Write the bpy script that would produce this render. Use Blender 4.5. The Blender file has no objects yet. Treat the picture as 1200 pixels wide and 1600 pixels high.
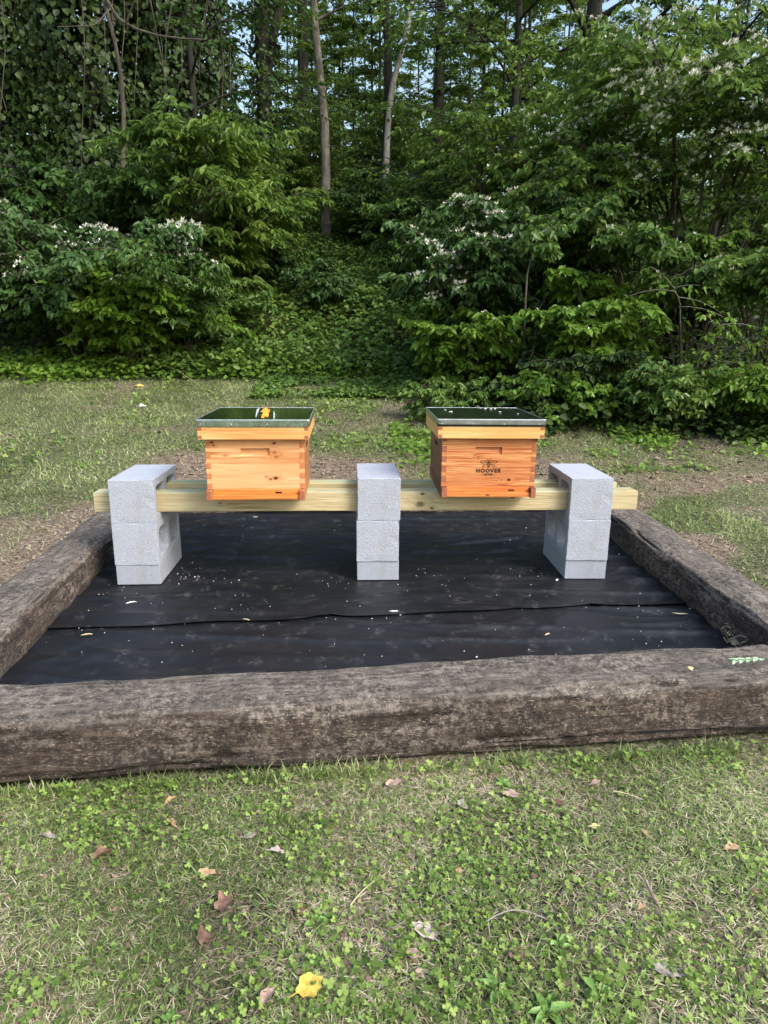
import bpy, bmesh, math, random
import numpy as np
from mathutils import Vector, Matrix
R = math.radians
SC = bpy.context.scene
C = SC.collection

# ------------------------------------------------------------------ camera, light, exposure
cam = bpy.data.cameras.new('camera')
cam.sensor_fit = 'HORIZONTAL'; cam.sensor_width = 36.0; cam.lens = 36.0 * 1026.36 / 1200.0
cam.clip_start = 0.05; cam.clip_end = 400
camo = bpy.data.objects.new('camera', cam); C.objects.link(camo)
_r = Vector((0.9987341, -0.04968598, 0.00784175)); _u = Vector((0.00445022, 0.24256476, 0.97012501)); _f = Vector((0.05010374, 0.96886203, -0.24247881))
M = Matrix(((_r.x, _u.x, -_f.x, -0.02709), (_r.y, _u.y, -_f.y, -2.88526), (_r.z, _u.z, -_f.z, 1.05858), (0, 0, 0, 1)))
camo.matrix_world = M
SC.camera = camo

SUN_EL, SUN_AZ = 44, 131          # azimuth clockwise from +Y: behind the camera, to the right
w = bpy.data.worlds.new('World'); SC.world = w; w.use_nodes = True
wn = w.node_tree; wn.nodes.clear()
sky = wn.nodes.new('ShaderNodeTexSky'); sky.sky_type = 'NISHITA'; sky.sun_disc = False
sky.sun_elevation = R(SUN_EL); sky.sun_rotation = R(SUN_AZ); sky.air_density = 1.9; sky.dust_density = 4.5; sky.ozone_density = 3.0
bg = wn.nodes.new('ShaderNodeBackground'); bg.inputs[1].default_value = 0.15
wo = wn.nodes.new('ShaderNodeOutputWorld')
wn.links.new(sky.outputs[0], bg.inputs[0]); wn.links.new(bg.outputs[0], wo.inputs[0])
sl = bpy.data.lights.new('sun', 'SUN'); sl.energy = 1.5; sl.angle = R(22); sl.color = (1.0, 0.975, 0.95)
slo = bpy.data.objects.new('sun', sl); C.objects.link(slo)
sd = Vector((math.sin(R(SUN_AZ)) * math.cos(R(SUN_EL)), math.cos(R(SUN_AZ)) * math.cos(R(SUN_EL)), math.sin(R(SUN_EL))))
slo.rotation_euler = sd.to_track_quat('Z', 'Y').to_euler(); slo.location = (0, 0, 20)
SC.view_settings.view_transform = 'Standard'; SC.view_settings.look = 'None'
SC.view_settings.exposure = 1.02; SC.view_settings.gamma = 1.0; SC.view_settings.use_curve_mapping = False

# ------------------------------------------------------------------ noise
def _hash(ix, iy, seed):
    n = (ix.astype(np.int64) * 374761393 + iy.astype(np.int64) * 668265263 + seed * 974634777) & 0xFFFFFFFF
    n = ((n ^ (n >> 13)) * 1274126177) & 0xFFFFFFFF
    return ((n ^ (n >> 16)) & 0xFFFFFF) / float(0xFFFFFF)
def vn(x, y, seed=0):
    x = np.asarray(x, float); y = np.asarray(y, float)
    ix = np.floor(x); iy = np.floor(y); fx = x - ix; fy = y - iy
    fx = fx * fx * (3 - 2 * fx); fy = fy * fy * (3 - 2 * fy)
    a = _hash(ix, iy, seed); b = _hash(ix + 1, iy, seed); c = _hash(ix, iy + 1, seed); d = _hash(ix + 1, iy + 1, seed)
    return (a + (b - a) * fx) * (1 - fy) + (c + (d - c) * fx) * fy
def fbm(x, y, seed=0, o=4):
    s = 0; a = .5; t = 0
    for i in range(o):
        s = s + a * vn(np.asarray(x) * 2 ** i, np.asarray(y) * 2 ** i, seed + i * 17); t += a; a *= .5
    return s / t
def sst(a, b, x):
    t = np.clip((np.asarray(x, float) - a) / (b - a), 0, 1); return t * t * (3 - 2 * t)

# ------------------------------------------------------------------ mesh helpers
def fast(name, V, F, mat=None, rnd=None, smooth=False):
    me = bpy.data.meshes.new(name)
    V = np.ascontiguousarray(V, dtype=np.float32); F = np.ascontiguousarray(F, dtype=np.int32)
    me.vertices.add(len(V)); me.vertices.foreach_set('co', V.ravel())
    k = F.shape[1]
    me.loops.add(F.size); me.loops.foreach_set('vertex_index', F.ravel())
    me.polygons.add(len(F)); me.polygons.foreach_set('loop_start', np.arange(0, F.size, k, dtype=np.int32))
    if smooth: me.polygons.foreach_set('use_smooth', np.ones(len(F), dtype=bool))
    me.update(calc_edges=True)
    if rnd is not None:
        a = me.attributes.new('rnd', 'FLOAT', 'POINT'); a.data.foreach_set('value', np.ascontiguousarray(rnd, dtype=np.float32))
    if mat: me.materials.append(mat)
    return me
def link(name, me, parent=None):
    o = bpy.data.objects.new(name, me); C.objects.link(o)
    if parent is not None: o.parent = parent
    return o
def tag(o, label=None, cat=None, group=None, kind=None):
    if label: o['label'] = label
    if cat: o['category'] = cat
    if group: o['group'] = group
    if kind: o['kind'] = kind
    return o
def empty(name, loc, label, cat, group=None, rz=0):
    o = bpy.data.objects.new(name, None); C.objects.link(o); o.location = loc; o.rotation_euler = (0, 0, rz)
    o.empty_display_size = .1
    return tag(o, label, cat, group)
def norm(a): return a / (np.linalg.norm(a, axis=-1, keepdims=True) + 1e-9)

def leaf_verts(P, D, N, L, W, fold=.12, droop=.12):
    D = norm(D); S = norm(np.cross(D, N)); N = np.cross(S, D)
    L = np.asarray(L, float).reshape(-1, 1) * np.ones((len(P), 1)); W = np.asarray(W, float).reshape(-1, 1) * np.ones((len(P), 1))
    f = N * L * fold
    a = P + D * L * .28 + S * W * .5 + f; b = P + D * L * .66 + S * W * .40 + f * .7 - N * L * droop * .4
    c = P + D * L * .28 - S * W * .5 + f; d = P + D * L * .66 - S * W * .40 + f * .7 - N * L * droop * .4
    t = P + D * L - N * L * droop
    V = np.stack([P, a, b, t, d, c], 1).reshape(-1, 3)
    n = len(P); i = (np.arange(n) * 6)[:, None]
    F = np.stack([i + [0, 1, 2, 3], i + [0, 3, 4, 5]], 1).reshape(-1, 4)
    return V, F
def leaf_mesh(name, P, D, N, L, W, mat, rng, fold=.12, droop=.12, rnd=None):
    fold = fold * rng.uniform(-.3, 2.4, (len(P), 1)); droop = droop * rng.uniform(-.6, 3.2, (len(P), 1))
    V, F = leaf_verts(P, D, N, L, W, fold, droop)
    if rnd is None: rnd = rng.random(len(P))
    return fast(name, V, F, mat, np.repeat(rnd, 6))
def diamond_mesh(name, P, D, N, L, W, mat, rng, rnd=None):
    D = norm(D); S = norm(np.cross(D, N)); L = np.asarray(L).reshape(-1, 1); W = np.asarray(W).reshape(-1, 1)
    V = np.stack([P, P + D * L * .45 + S * W * .5, P + D * L, P + D * L * .45 - S * W * .5], 1).reshape(-1, 3)
    F = np.arange(len(P) * 4).reshape(-1, 4)
    if rnd is None: rnd = rng.random(len(P))
    return fast(name, V, F, mat, np.repeat(rnd, 4))
def tubes_mesh(name, paths, mat, sides=6):
    VV = []; FF = []; off = 0
    for pts, rad in paths:
        pts = np.asarray(pts, float); k = len(pts)
        rad = np.asarray(rad, float) * np.ones(k)
        T = norm(np.gradient(pts, axis=0))
        ref = np.array([1., 0, 0]) if abs(T[0][0]) < .8 else np.array([0, 1., 0])
        A = norm(np.cross(T, ref)); B = np.cross(T, A)
        an = np.arange(sides) * 2 * np.pi / sides
        ring = pts[:, None, :] + rad[:, None, None] * (np.cos(an)[None, :, None] * A[:, None, :] + np.sin(an)[None, :, None] * B[:, None, :])
        VV.append(ring.reshape(-1, 3))
        i = np.arange(k - 1)[:, None] * sides; j = np.arange(sides)[None, :]; j2 = (j + 1) % sides
        q = np.stack([i + j, i + j2, i + sides + j2, i + sides + j], -1).reshape(-1, 4) + off
        FF.append(q); off += k * sides
    return fast(name, np.concatenate(VV), np.concatenate(FF), mat, smooth=True)

def box_bm(bm, x0, x1, y0, y1, z0, z1, bev=0.0, seg=2):
    r = bmesh.ops.create_cube(bm, size=1.0)
    for v in r['verts']:
        v.co = Vector((x0 + (v.co.x + .5) * (x1 - x0), y0 + (v.co.y + .5) * (y1 - y0), z0 + (v.co.z + .5) * (z1 - z0)))
    if bev:
        es = list({e for v in r['verts'] for e in v.link_edges})
        bmesh.ops.bevel(bm, geom=es, offset=bev, segments=seg, affect='EDGES', profile=.6)
def bm_obj(name, bm, mat, parent=None, smooth=False):
    me = bpy.data.meshes.new(name); bm.to_mesh(me); bm.free()
    if mat: me.materials.append(mat)
    if smooth:
        for p in me.polygons: p.use_smooth = True
    return link(name, me, parent)
def box(name, x0, x1, y0, y1, z0, z1, mat, parent=None, bev=.002):
    bm = bmesh.new(); box_bm(bm, x0, x1, y0, y1, z0, z1, bev); return bm_obj(name, bm, mat, parent)

# ------------------------------------------------------------------ materials
class G:
    def __init__(s, name):
        s.m = bpy.data.materials.new(name); s.m.use_nodes = True; s.t = s.m.node_tree
        s.b = s.t.nodes['Principled BSDF']; s.out = s.t.nodes['Material Output']
    def n(s, typ, props=None, **inp):
        nd = s.t.nodes.new('ShaderNode' + typ)
        for k, v in (props or {}).items(): setattr(nd, k, v)
        for k, v in inp.items():
            k = k.replace('_', ' ')
            if k.startswith('i ') : sock = nd.inputs[int(k[2:])]
            else: sock = nd.inputs[k]
            s.put(sock, v)
        return nd
    def put(s, sock, v):
        if isinstance(v, bpy.types.NodeSocket): s.t.links.new(v, sock)
        elif isinstance(v, bpy.types.Node): s.t.links.new(v.outputs[0], sock)
        else:
            if isinstance(v, tuple) and len(v) == 3 and sock.type == 'RGBA': v = v + (1,)
            sock.default_value = v
    def set(s, **k):
        for a, v in k.items(): s.put(s.b.inputs[a.replace('_', ' ')], v)
        return s
    def pos(s, kind='Object', scale=(1, 1, 1), rot=(0, 0, 0), loc=(0, 0, 0)):
        tc = s.n('TexCoord')
        return s.n('Mapping', i_0=tc.outputs[kind], i_1=loc, i_2=rot, i_3=scale)
    def wpos(s, scale=(1, 1, 1)):
        g = s.n('NewGeometry'); return s.n('Mapping', i_0=g.outputs['Position'], i_3=scale)
    def noise(s, vec, scale, detail=4, rough=.55, dist=0):
        return s.n('TexNoise', Vector=vec, Scale=scale, Detail=detail, Roughness=rough, Distortion=dist)
    def ramp(s, fac, *stops):
        r = s.n('ValToRGB', Fac=fac); e = r.color_ramp.elements
        while len(e) > 1: e.remove(e[-1])
        e[0].position = stops[0][0]; e[0].color = tuple(stops[0][1]) + (1,)
        for p, c in stops[1:]:
            x = e.new(p); x.color = tuple(c) + (1,)
        return r.outputs[0]
    def rampv(s, fac, a, b, va=0., vb=1.):
        r = s.n('MapRange', Value=fac, From_Min=a, From_Max=b, To_Min=va, To_Max=vb); return r.outputs[0]
    def mix(s, fac, a, b, mode='MIX'):
        m = s.n('Mix', dict(data_type='RGBA', blend_type=mode)); m.clamp_factor = True
        s.put(m.inputs[0], fac); s.put(m.inputs[6], a); s.put(m.inputs[7], b); return m.outputs[2]
    def math(s, op, a, b=0.0):
        m = s.n('Math', dict(operation=op)); s.put(m.inputs[0], a); s.put(m.inputs[1], b); return m.outputs[0]
    def bump(s, h, strength=.5, dist=.01, normal=None):
        b = s.n('Bump', Strength=strength, Distance=dist, Height=h)
        if normal is not None: s.put(b.inputs['Normal'], normal)
        return b.outputs[0]

def leaf_mat(name, dark, mid, light, rough=.42, trans=.28, spec=.4):
    wm = lambda c: (c[0] * 1.22, c[1] * 1.10, c[2] * .82)
    if 'leaf' in name: dark, mid, light = wm(dark), wm(mid), wm(light)
    spec = spec * .7; g = G(name); a = g.n('Attribute', dict(attribute_name='rnd'))
    big = g.noise(g.wpos(), 1.3, 2).outputs[0]
    f = g.math('ADD', g.math('MULTIPLY', a.outputs['Fac'], .7), g.math('MULTIPLY', big, .35))
    col = g.ramp(f, (.1, dark), (.5, mid), (.95, light))
    g.set(Base_Color=col, Roughness=rough)
    g.b.inputs['Specular IOR Level'].default_value = spec
    tr = g.n('BsdfTranslucent', Color=g.mix(.5, col, light))
    ms = g.n('MixShader', i_0=trans, i_1=g.b.outputs[0], i_2=tr)
    g.t.links.new(ms.outputs[0], g.out.inputs[0]); return g.m
LEAF = {
 'honey': leaf_mat('honeysuckle_leaf', (.030, .075, .020), (.062, .135, .035), (.15, .25, .070), .38),
 'bright': leaf_mat('bright_leaf', (.050, .115, .018), (.090, .190, .030), (.170, .300, .060), .42, .35),
 'ivy': leaf_mat('ivy_leaf', (.008, .021, .007), (.019, .043, .012), (.046, .088, .024), .5, .12, .35),
 'dark': leaf_mat('shade_leaf', (.018, .045, .013), (.032, .078, .020), (.060, .130, .033), .5, .25),  # shade inside the wood put into a darker leaf green
 'far': leaf_mat('woodland_leaf', (.042, .095, .024), (.085, .170, .040), (.17, .28, .070), .5, .4),
 'cool': leaf_mat('cool_leaf', (.022, .058, .022), (.042, .098, .036), (.085, .165, .062), .42, .25),
}
g = G('petals'); g.set(Base_Color=g.ramp(g.n('Attribute', dict(attribute_name='rnd')).outputs['Fac'], (0, (.80, .82, .72)), (.75, (.84, .86, .82)), (1, (.80, .74, .48))), Roughness=.6); PETAL = g.m

def bark(name, a, b, c, sc=9, bs=.8):
    g = G(name); p = g.pos('Object', (1, 1, .22)); n1 = g.noise(p, sc, 6, .65, .4).outputs[0]; n2 = g.noise(g.pos('Object', (1, 1, 1)), 2.2, 3).outputs[0]
    col = g.mix(g.rampv(n2, .4, .62), g.ramp(n1, (.35, a), (.62, b)), g.ramp(n1, (.35, b), (.65, c)))
    g.set(Base_Color=col, Roughness=.95, Normal=g.bump(n1, bs, .02)); return g.m
BARK = {'dark': bark('dark_bark', (.005, .005, .003), (.014, .014, .009), (.034, .034, .022), 14),
        'pale': bark('pale_bark', (.028, .025, .02), (.13, .115, .095), (.30, .275, .235), 24),
        'white': bark('whitish_bark', (.12, .11, .09), (.34, .32, .27), (.50, .48, .42), 18),
        'twig': bark('twig_bark', (.025, .021, .015), (.065, .055, .04), (.13, .115, .085), 20, .3)}

def concrete(name, smooth=False, tint=(1, 1, 1)):
    g = G(name); p = g.pos('Object')
    n1 = g.noise(p, 260 if not smooth else 420, 3, .7).outputs[0]; n2 = g.noise(p, 9, 5, .6).outputs[0]
    v = g.n('TexVoronoi', Vector=p, Scale=190. if not smooth else 360.)
    n3 = g.noise(p, 150, 5, .7).outputs[0]
    t = lambda c: tuple(c[i] * tint[i] for i in range(3))
    col = g.ramp(n1, (.33, t((.262, .286, .345))), (.5, t((.368, .402, .480))), (.66, t((.48, .52, .615))))
    col = g.mix(g.rampv(n2, .35, .72, 0, .30 if not smooth else .45), col, t((.33, .34, .36)))
    col = g.mix(g.rampv(n3, .57, .64, 0, .8 if not smooth else .15), col, t((.64, .67, .74)))
    col = g.mix(g.rampv(n3, .43, .34, 0, .7 if not smooth else .15), col, t((.22, .22, .235)))
    v2 = g.n('TexVoronoi', Vector=p, Scale=120. if not smooth else 60.).outputs['Distance']; n7 = g.noise(p, 30, 3).outputs[0]
    col = g.mix(g.math('MULTIPLY', g.rampv(v2, .22, .12), g.rampv(n7, .5, .62, 0, .85)), col, t((.13, .13, .135)))
    n8 = g.noise(g.pos('Object', (3, 3, 1)), 4.5, 4, .6).outputs[0]
    col = g.mix(g.rampv(n8, .50, .70, 0, .35), col, t((.30, .29, .275)))
    h = g.math('ADD', g.math('MULTIPLY', n3, 1.0), g.math('MULTIPLY', v.outputs['Distance'], .6))
    g.set(Base_Color=col, Roughness=.93, Normal=g.bump(h, .55 if not smooth else .2, .003)); return g.m
CONC = concrete('rough_concrete'); CAPC = concrete('smooth_concrete', True, (.90, .90, .91)); TOPC = concrete('block_concrete', True, (1.03, 1.04, 1.06))

def wood(name, light, mid, dark, ring=1., knots=(), seedloc=(0, 0, 0), band=0.0, green=None, rough=.55, patch=None, axis='x', line=.55):
    g = G(name)
    sc = (1.8, 14, 60) if axis == 'x' else ((14, 1.8, 60) if axis == 'y' else (60, 14, 1.8))
    tc = g.n('TexCoord'); P = tc.outputs['Object']
    base = g.n('Mapping', i_0=P, i_1=seedloc, i_3=sc)
    warp = None
    if knots:
        dk = None; halo = None
        for (kx, kz, r, s) in knots:
            d = g.n('VectorMath', dict(operation='SUBTRACT'), i_0=P, i_1=(kx, 0, kz)).outputs[0]
            d = g.n('VectorMath', dict(operation='MULTIPLY'), i_0=d, i_1=(.62, 0, 1)).outputs[0]
            l = g.n('VectorMath', dict(operation='LENGTH'), i_0=d).outputs['Value']
            wob = g.noise(P, 90., 3).outputs[0]
            l = g.math('ADD', l, g.math('MULTIPLY', g.math('SUBTRACT', wob, .5), r * 1.1))
            a = g.rampv(l, r * .45, r * 1.05, s, 0.); h = g.rampv(l, r * .8, r * 3.2, 1., 0.)
            dk = a if dk is None else g.math('MAXIMUM', dk, a); halo = h if halo is None else g.math('MAXIMUM', halo, h)
        warpv = g.n('CombineXYZ', X=0., Y=g.math('MULTIPLY', halo, .6), Z=g.math('MULTIPLY', halo, .55)).outputs[0]
        base = g.n('VectorMath', dict(operation='ADD'), i_0=base, i_1=warpv)
    n1 = g.noise(base, 2.2 * ring, 6, .62, .5).outputs[0]
    n2 = g.noise(g.n('Mapping', i_0=P, i_1=seedloc, i_3=tuple(x * y for x, y in zip(sc, (1.3, 3, 3)))), 3.5 * ring, 4, .6).outputs[0]
    n3 = g.noise(g.n('Mapping', i_0=P, i_1=seedloc, i_3=(1.0, 2, 5) if axis != 'y' else (2, 1, 5)), 3., 3).outputs[0]
    col = g.ramp(n1, (.36, dark), (.47, mid), (.60, light))
    col = g.mix(g.rampv(n2, .53, .60, 0, line), col, g.mix(.3, dark, mid))
    col = g.mix(g.rampv(n3, .42, .62, 0, .75), col, g.mix(.35, mid, dark))
    if band:
        sx = g.n('SeparateXYZ', Vector=P).outputs['Z']
        fl = g.math('FLOOR', g.math('DIVIDE', sx, band))
        wn_ = g.n('TexWhiteNoise', dict(noise_dimensions='1D')); g.put(wn_.inputs['W'], g.math('ADD', fl, seedloc[0]))
        col = g.mix(g.rampv(wn_.outputs['Value'], 0, 1, 0, .5), col, light)
    if green:
        gn = g.noise(g.n('Mapping', i_0=P, i_1=seedloc, i_3=(1.5, 5, 5)), 2.4, 3).outputs[0]
        ge = g.n('NewGeometry'); nz = g.n('SeparateXYZ', Vector=ge.outputs['Normal']).outputs['Z']
        fac = g.math('MULTIPLY', g.rampv(gn, .3, .6), g.rampv(nz, .2, .9, .16, .8))
        col = g.mix(fac, col, g.mix(g.rampv(n1, .4, .6), tuple(c * .75 for c in green), green))
    if knots:
        sw = g.noise(g.n('VectorMath', dict(operation='ADD'), i_0=g.n('Mapping', i_0=P, i_3=(60, 1, 150)), i_1=g.n('CombineXYZ', X=g.math('MULTIPLY', halo, 6.), Y=0., Z=g.math('MULTIPLY', halo, 9.))), 1., 4, .65, .8).outputs[0]
        col = g.mix(g.math('MULTIPLY', halo, g.rampv(sw, .42, .60, .25, .95)), col, tuple(a * .5 + b * .6 for a, b in zip(mid, dark)))
        col = g.mix(dk, col, tuple(c * .22 for c in dark))
    g.set(Base_Color=col, Roughness=rough, Normal=g.bump(n2, .12, .002))
    g.b.inputs['Specular IOR Level'].default_value = .35
    return g.m

# ------------------------------------------------------------------ terrain
def tie_in(x, y):
    return (x > -1.28) & (x < 1.46) & (y > -1.2) & (y < 1.2)
def hz(x, y, rough=True):
    x = np.asarray(x, float); y = np.asarray(y, float)
    lat = -.035 + .15 * sst(-1.5, 1.0, y) + .035 * sst(1.2, 2.2, x) * sst(-1.6, -.6, y)
    up = np.where(y > 1.0, .165 * (y - 1.0), 0) + np.where(y > 4.6, .22 * (y - 4.6) * sst(4.6, 6.5, y), 0) - np.where(y > 15, .34 * (y - 15), 0)
    lim = .15 + .165 * 3.6
    z = lat + up
    z = z + .05 * (fbm(x * .6 + 5, y * .6, 3) - .5) * sst(1.2, 3, y) + .5 * (fbm(x * .25, y * .25, 8) - .5) * sst(6, 12, y)
    if rough: z = z + .012 * (fbm(x * 6, y * 6, 11, 3) - .5)
    ins = sst(-1.42, -1.30, x) * (1 - sst(1.46, 1.60, x)) * sst(-1.30, -1.15, y) * (1 - sst(1.32, 1.48, y))
    z = z * (1 - ins) + (-.03) * ins
    return z
def axis(segs):
    out = []
    for a, b, s in segs: out.append(np.arange(a, b, s))
    out.append([segs[-1][1]]); return np.concatenate(out)
gx = axis([(-90, -12, 3), (-12, -4, .5), (-4, 4, .05), (4, 12, .5), (12, 90, 3)])
gy = axis([(-40, -4, 3), (-4, -2.6, .2), (-2.6, 5, .05), (5, 14, .3), (14, 110, 3)])
X, Y = np.meshgrid(gx, gy); Z = hz(X, Y)
nx, ny = len(gx), len(gy)
idx = np.arange(nx * ny).reshape(ny, nx)
F = np.stack([idx[:-1, :-1], idx[:-1, 1:], idx[1:, 1:], idx[1:, :-1]], -1).reshape(-1, 4)

def bare(x, y):
    """1 where the turf is missing and chips or soil show."""
    x = np.asarray(x, float); y = np.asarray(y, float)
    n = fbm(x * 1.7, y * 2.6, 41, 4); n2 = fbm(x * 4, y * 4, 51, 3)
    strip = sst(1.2, 1.4, y) * (1 - sst(1.85, 2.25, y + .5 * (n2 - .5))) * sst(-1.75, -1.3, x + .4 * (n - .5))
    left = sst(-1.9, -1.5, x + .2 * n2) * (1 - sst(-1.45, -1.3, x)) * sst(-.9, -.3, y) * (1 - sst(.9, 1.3, y)) + .85 * (1 - sst(-2.3, -1.9, x)) * 0
    lobe = (1 - sst(.1, .55, np.hypot((x + 2.1) / 1.4, (y - .1) / .9) - .5 + .5 * (n - .5)))*(x<-1.2)
    right = sst(1.45, 1.6, x) * (1 - sst(3.1, 4.0, x)) * sst(-1.3, -1.0, y) * (1 - sst(1.0, 1.5, y - .12 * (x - 1.6) + .9 * (n - .5)))
    right = right * (1 - .9 * sst(.44, .54, fbm(x * 1.9 + 3, y * 3.2, 77, 3)))
    sp = sst(.60, .72, n) * .5
    strip = strip * (1 - .85 * sst(.2, .5, x) * (1 - sst(1.05, 1.35, x))) * (1 - .7 * sst(1.3, 1.8, x) * sst(1.3, 1.6, y))
    spot = (1 - sst(.12, .30, np.hypot((x + 2.35) / 1.3, y - 4.25) + .1 * n2)) * .9
    return np.clip(np.maximum.reduce([strip, left, lobe * .9, right, sp, spot]), 0, 1)
def forest(x, y):
    ed = 4.5 - 1.1 * sst(-.5, .6, x) - 1.3 * sst(.6, 2.2, x)
    return sst(-.15, .35, y - ed + .5 * (fbm(np.asarray(x) * 1.4, np.asarray(y) * 1.4, 91) - .5))

me = fast('ground', np.stack([X.ravel(), Y.ravel(), Z.ravel()], 1), F, None, None, True)
for nm, fn in (('bare', bare), ('forest', forest)):
    a = me.attributes.new(nm, 'FLOAT', 'POINT'); a.data.foreach_set('value', fn(X.ravel(), Y.ravel()).astype(np.float32))
g = G('turf_soil'); wp = g.wpos()
n1 = g.noise(wp, 75, 6, .75).outputs[0]; n2 = g.noise(wp, 5.5, 5, .6).outputs[0]; n3 = g.noise(wp, 130, 4, .7).outputs[0]
turf = g.ramp(n1, (.40, (.005, .008, .003)), (.49, (.055, .070, .026)), (.56, (.16, .165, .080)), (.66, (.40, .36, .25)))
turf = g.mix(g.rampv(n2, .48, .70, 0, .45), turf, g.ramp(n3, (.35, (.075, .06, .04)), (.62, (.26, .21, .145))))
chip = g.ramp(n3, (.34, (.075, .052, .038)), (.5, (.21, .155, .115)), (.68, (.40, .31, .235)))
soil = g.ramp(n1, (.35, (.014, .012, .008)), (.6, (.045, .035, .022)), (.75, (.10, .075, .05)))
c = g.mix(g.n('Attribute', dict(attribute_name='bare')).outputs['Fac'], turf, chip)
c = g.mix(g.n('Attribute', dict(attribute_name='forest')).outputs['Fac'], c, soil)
g.set(Base_Color=c, Roughness=.97, Normal=g.bump(g.math('ADD', n1, n3), .9, .012)); me.materials.append(g.m)
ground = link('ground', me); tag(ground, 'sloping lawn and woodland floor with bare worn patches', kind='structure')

def scatter(rng, n, x0, x1, y0, y1, dens):
    """random points kept where dens(x,y) beats a random number"""
    x = rng.uniform(x0, x1, n); y = rng.uniform(y0, y1, n)
    k = rng.random(n) < dens(x, y); return x[k], y[k]

# ------------------------------------------------------------------ railroad ties
g = G('tie_wood')
tc = g.n('TexCoord'); P = tc.outputs['Object']
st = g.n('Mapping', i_0=P, i_3=(1.6, 14, 14)); n1 = g.noise(st, 4, 7, .7, .6).outputs[0]
n2 = g.noise(P, 5, 5, .6).outputs[0]; n3 = g.noise(g.n('Mapping', i_0=P, i_3=(2.2, 6, 6)), 26, 5, .72).outputs[0]; n4 = g.noise(P, 15, 5, .7).outputs[0]
ge = g.n('NewGeometry'); nz = g.n('SeparateXYZ', Vector=ge.outputs['Normal']).outputs['Z']
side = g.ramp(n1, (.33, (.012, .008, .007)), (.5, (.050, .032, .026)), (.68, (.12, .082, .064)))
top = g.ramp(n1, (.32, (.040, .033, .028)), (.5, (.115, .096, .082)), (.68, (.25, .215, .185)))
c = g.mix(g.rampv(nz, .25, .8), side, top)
n5 = g.noise(P, 42, 6, .75).outputs[0]; n6 = g.noise(g.n('Mapping', i_0=P, i_3=(1.5, 4, 4)), 3.2, 4, .65).outputs[0]
c = g.mix(g.rampv(n2, .50, .68, 0, .6), c, (.030, .025, .025))
c = g.mix(g.math('MULTIPLY', g.rampv(n5, .48, .60), g.math('MULTIPLY', g.rampv(n6, .40, .62, .12, 1), g.rampv(nz, -.3, .7, .45, .95))), c, (.36, .305, .26))
c = g.mix(g.rampv(n5, .44, .36, 0, .8), c, (.020, .016, .015))
c = g.mix(g.math('MULTIPLY', g.rampv(n3, .56, .66), g.rampv(n4, .42, .58, .0, .85)), c, (.42, .345, .29))
c = g.mix(g.rampv(n4, .68, .76, 0, .6), c, (.30, .27, .25))
n9 = g.noise(g.n('Mapping', i_0=P, i_3=(1, 1.6, 1.6)), 120, 4, .7).outputs[0]
c = g.mix(g.math('MULTIPLY', g.rampv(n9, .60, .65), g.rampv(n6, .38, .56, .15, .9)), c, (.50, .44, .39))
c = g.mix(g.rampv(n9, .40, .34, 0, .7), c, (.018, .014, .014))
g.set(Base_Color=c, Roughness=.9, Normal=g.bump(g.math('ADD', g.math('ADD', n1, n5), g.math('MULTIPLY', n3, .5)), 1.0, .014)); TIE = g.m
def tie(name, L, Wd, H, loc, rz, seed, label, taper=0.0, tilt=0):
    n = int(L / .012); m = 56
    per = np.linspace(0, 1, m, endpoint=False)
    # rounded rectangle profile starting at the bottom middle
    a = per * 2 * np.pi - np.pi / 2; e = .40
    py = np.sign(np.cos(a)) * np.abs(np.cos(a)) ** e; pz = np.sign(np.sin(a)) * np.abs(np.sin(a)) ** e
    l = np.linspace(-L / 2, L / 2, n)
    LL, PP = np.meshgrid(l, per, indexing='ij'); arc = PP * m
    PY = np.broadcast_to(py, (n, m)); PZ = np.broadcast_to(pz, (n, m))
    ar = PP * 2 * (Wd + H)
    d = .034 * (fbm(LL * 1.6, ar * 5, seed, 3) - .5) + .014 * (fbm(LL * 6, ar * 30, seed + 5, 4) - .5)
    cr = np.clip(1 - np.abs(fbm(LL * .9, ar * 26, seed + 9, 3) - .5) * 30, 0, 1) * sst(.42, .6, fbm(LL * 2.2, ar * 5, seed + 13, 2))
    d = d - .020 * cr ** 1.5
    wear = 1 + .05 * (fbm(LL * 1.1, LL * 0 + 3, seed + 2, 2) - .5)
    tp = 1 + taper * LL / L
    Yv = PY * (Wd / 2 * tp * wear + d); Zv = PZ * (H / 2 * wear + d)
    ends = sst(0, .03, L / 2 - np.abs(LL)); Yv *= .9 + .1 * ends; Zv *= .9 + .1 * ends
    V = np.stack([LL, Yv, Zv + H / 2], -1).reshape(-1, 3)
    i = np.arange(n - 1)[:, None] * m; j = np.arange(m)[None, :]; j2 = (j + 1) % m
    Fq = np.stack([i + j, i + m + j, i + m + j2, i + j2], -1).reshape(-1, 4)
    # end caps as fans of quads collapsed on a centre vertex
    c0 = len(V); V = np.concatenate([V, [[-L / 2, 0, H / 2], [L / 2, 0, H / 2]]])
    jj = np.arange(0, m, 2)
    capa = np.stack([jj, (jj + 1) % m, (jj + 2) % m, np.full(len(jj), c0)], 1)
    capb = np.stack([np.full(len(jj), c0 + 1), (n - 1) * m + (jj + 2) % m, (n - 1) * m + (jj + 1) % m, (n - 1) * m + jj], 1)
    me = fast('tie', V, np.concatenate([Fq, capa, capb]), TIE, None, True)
    o = link(name, me); o.location = loc; o.rotation_euler = (0, tilt, rz)
    return tag(o, label, 'timber', 'weathered ties framing the fabric bed')
tie('railroad_tie', 2.96, .235, .180, (-.15, -1.236, -.025), R(4.9), 5, 'long weathered front tie across the lawn edge, greyish brown and lichen spotted', .12)
tie('railroad_tie', 2.62, .225, .17, (-1.325, .08, -.02), R(93.0), 21, 'weathered left side tie with a brown inner face beside bare chips', .0)
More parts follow.
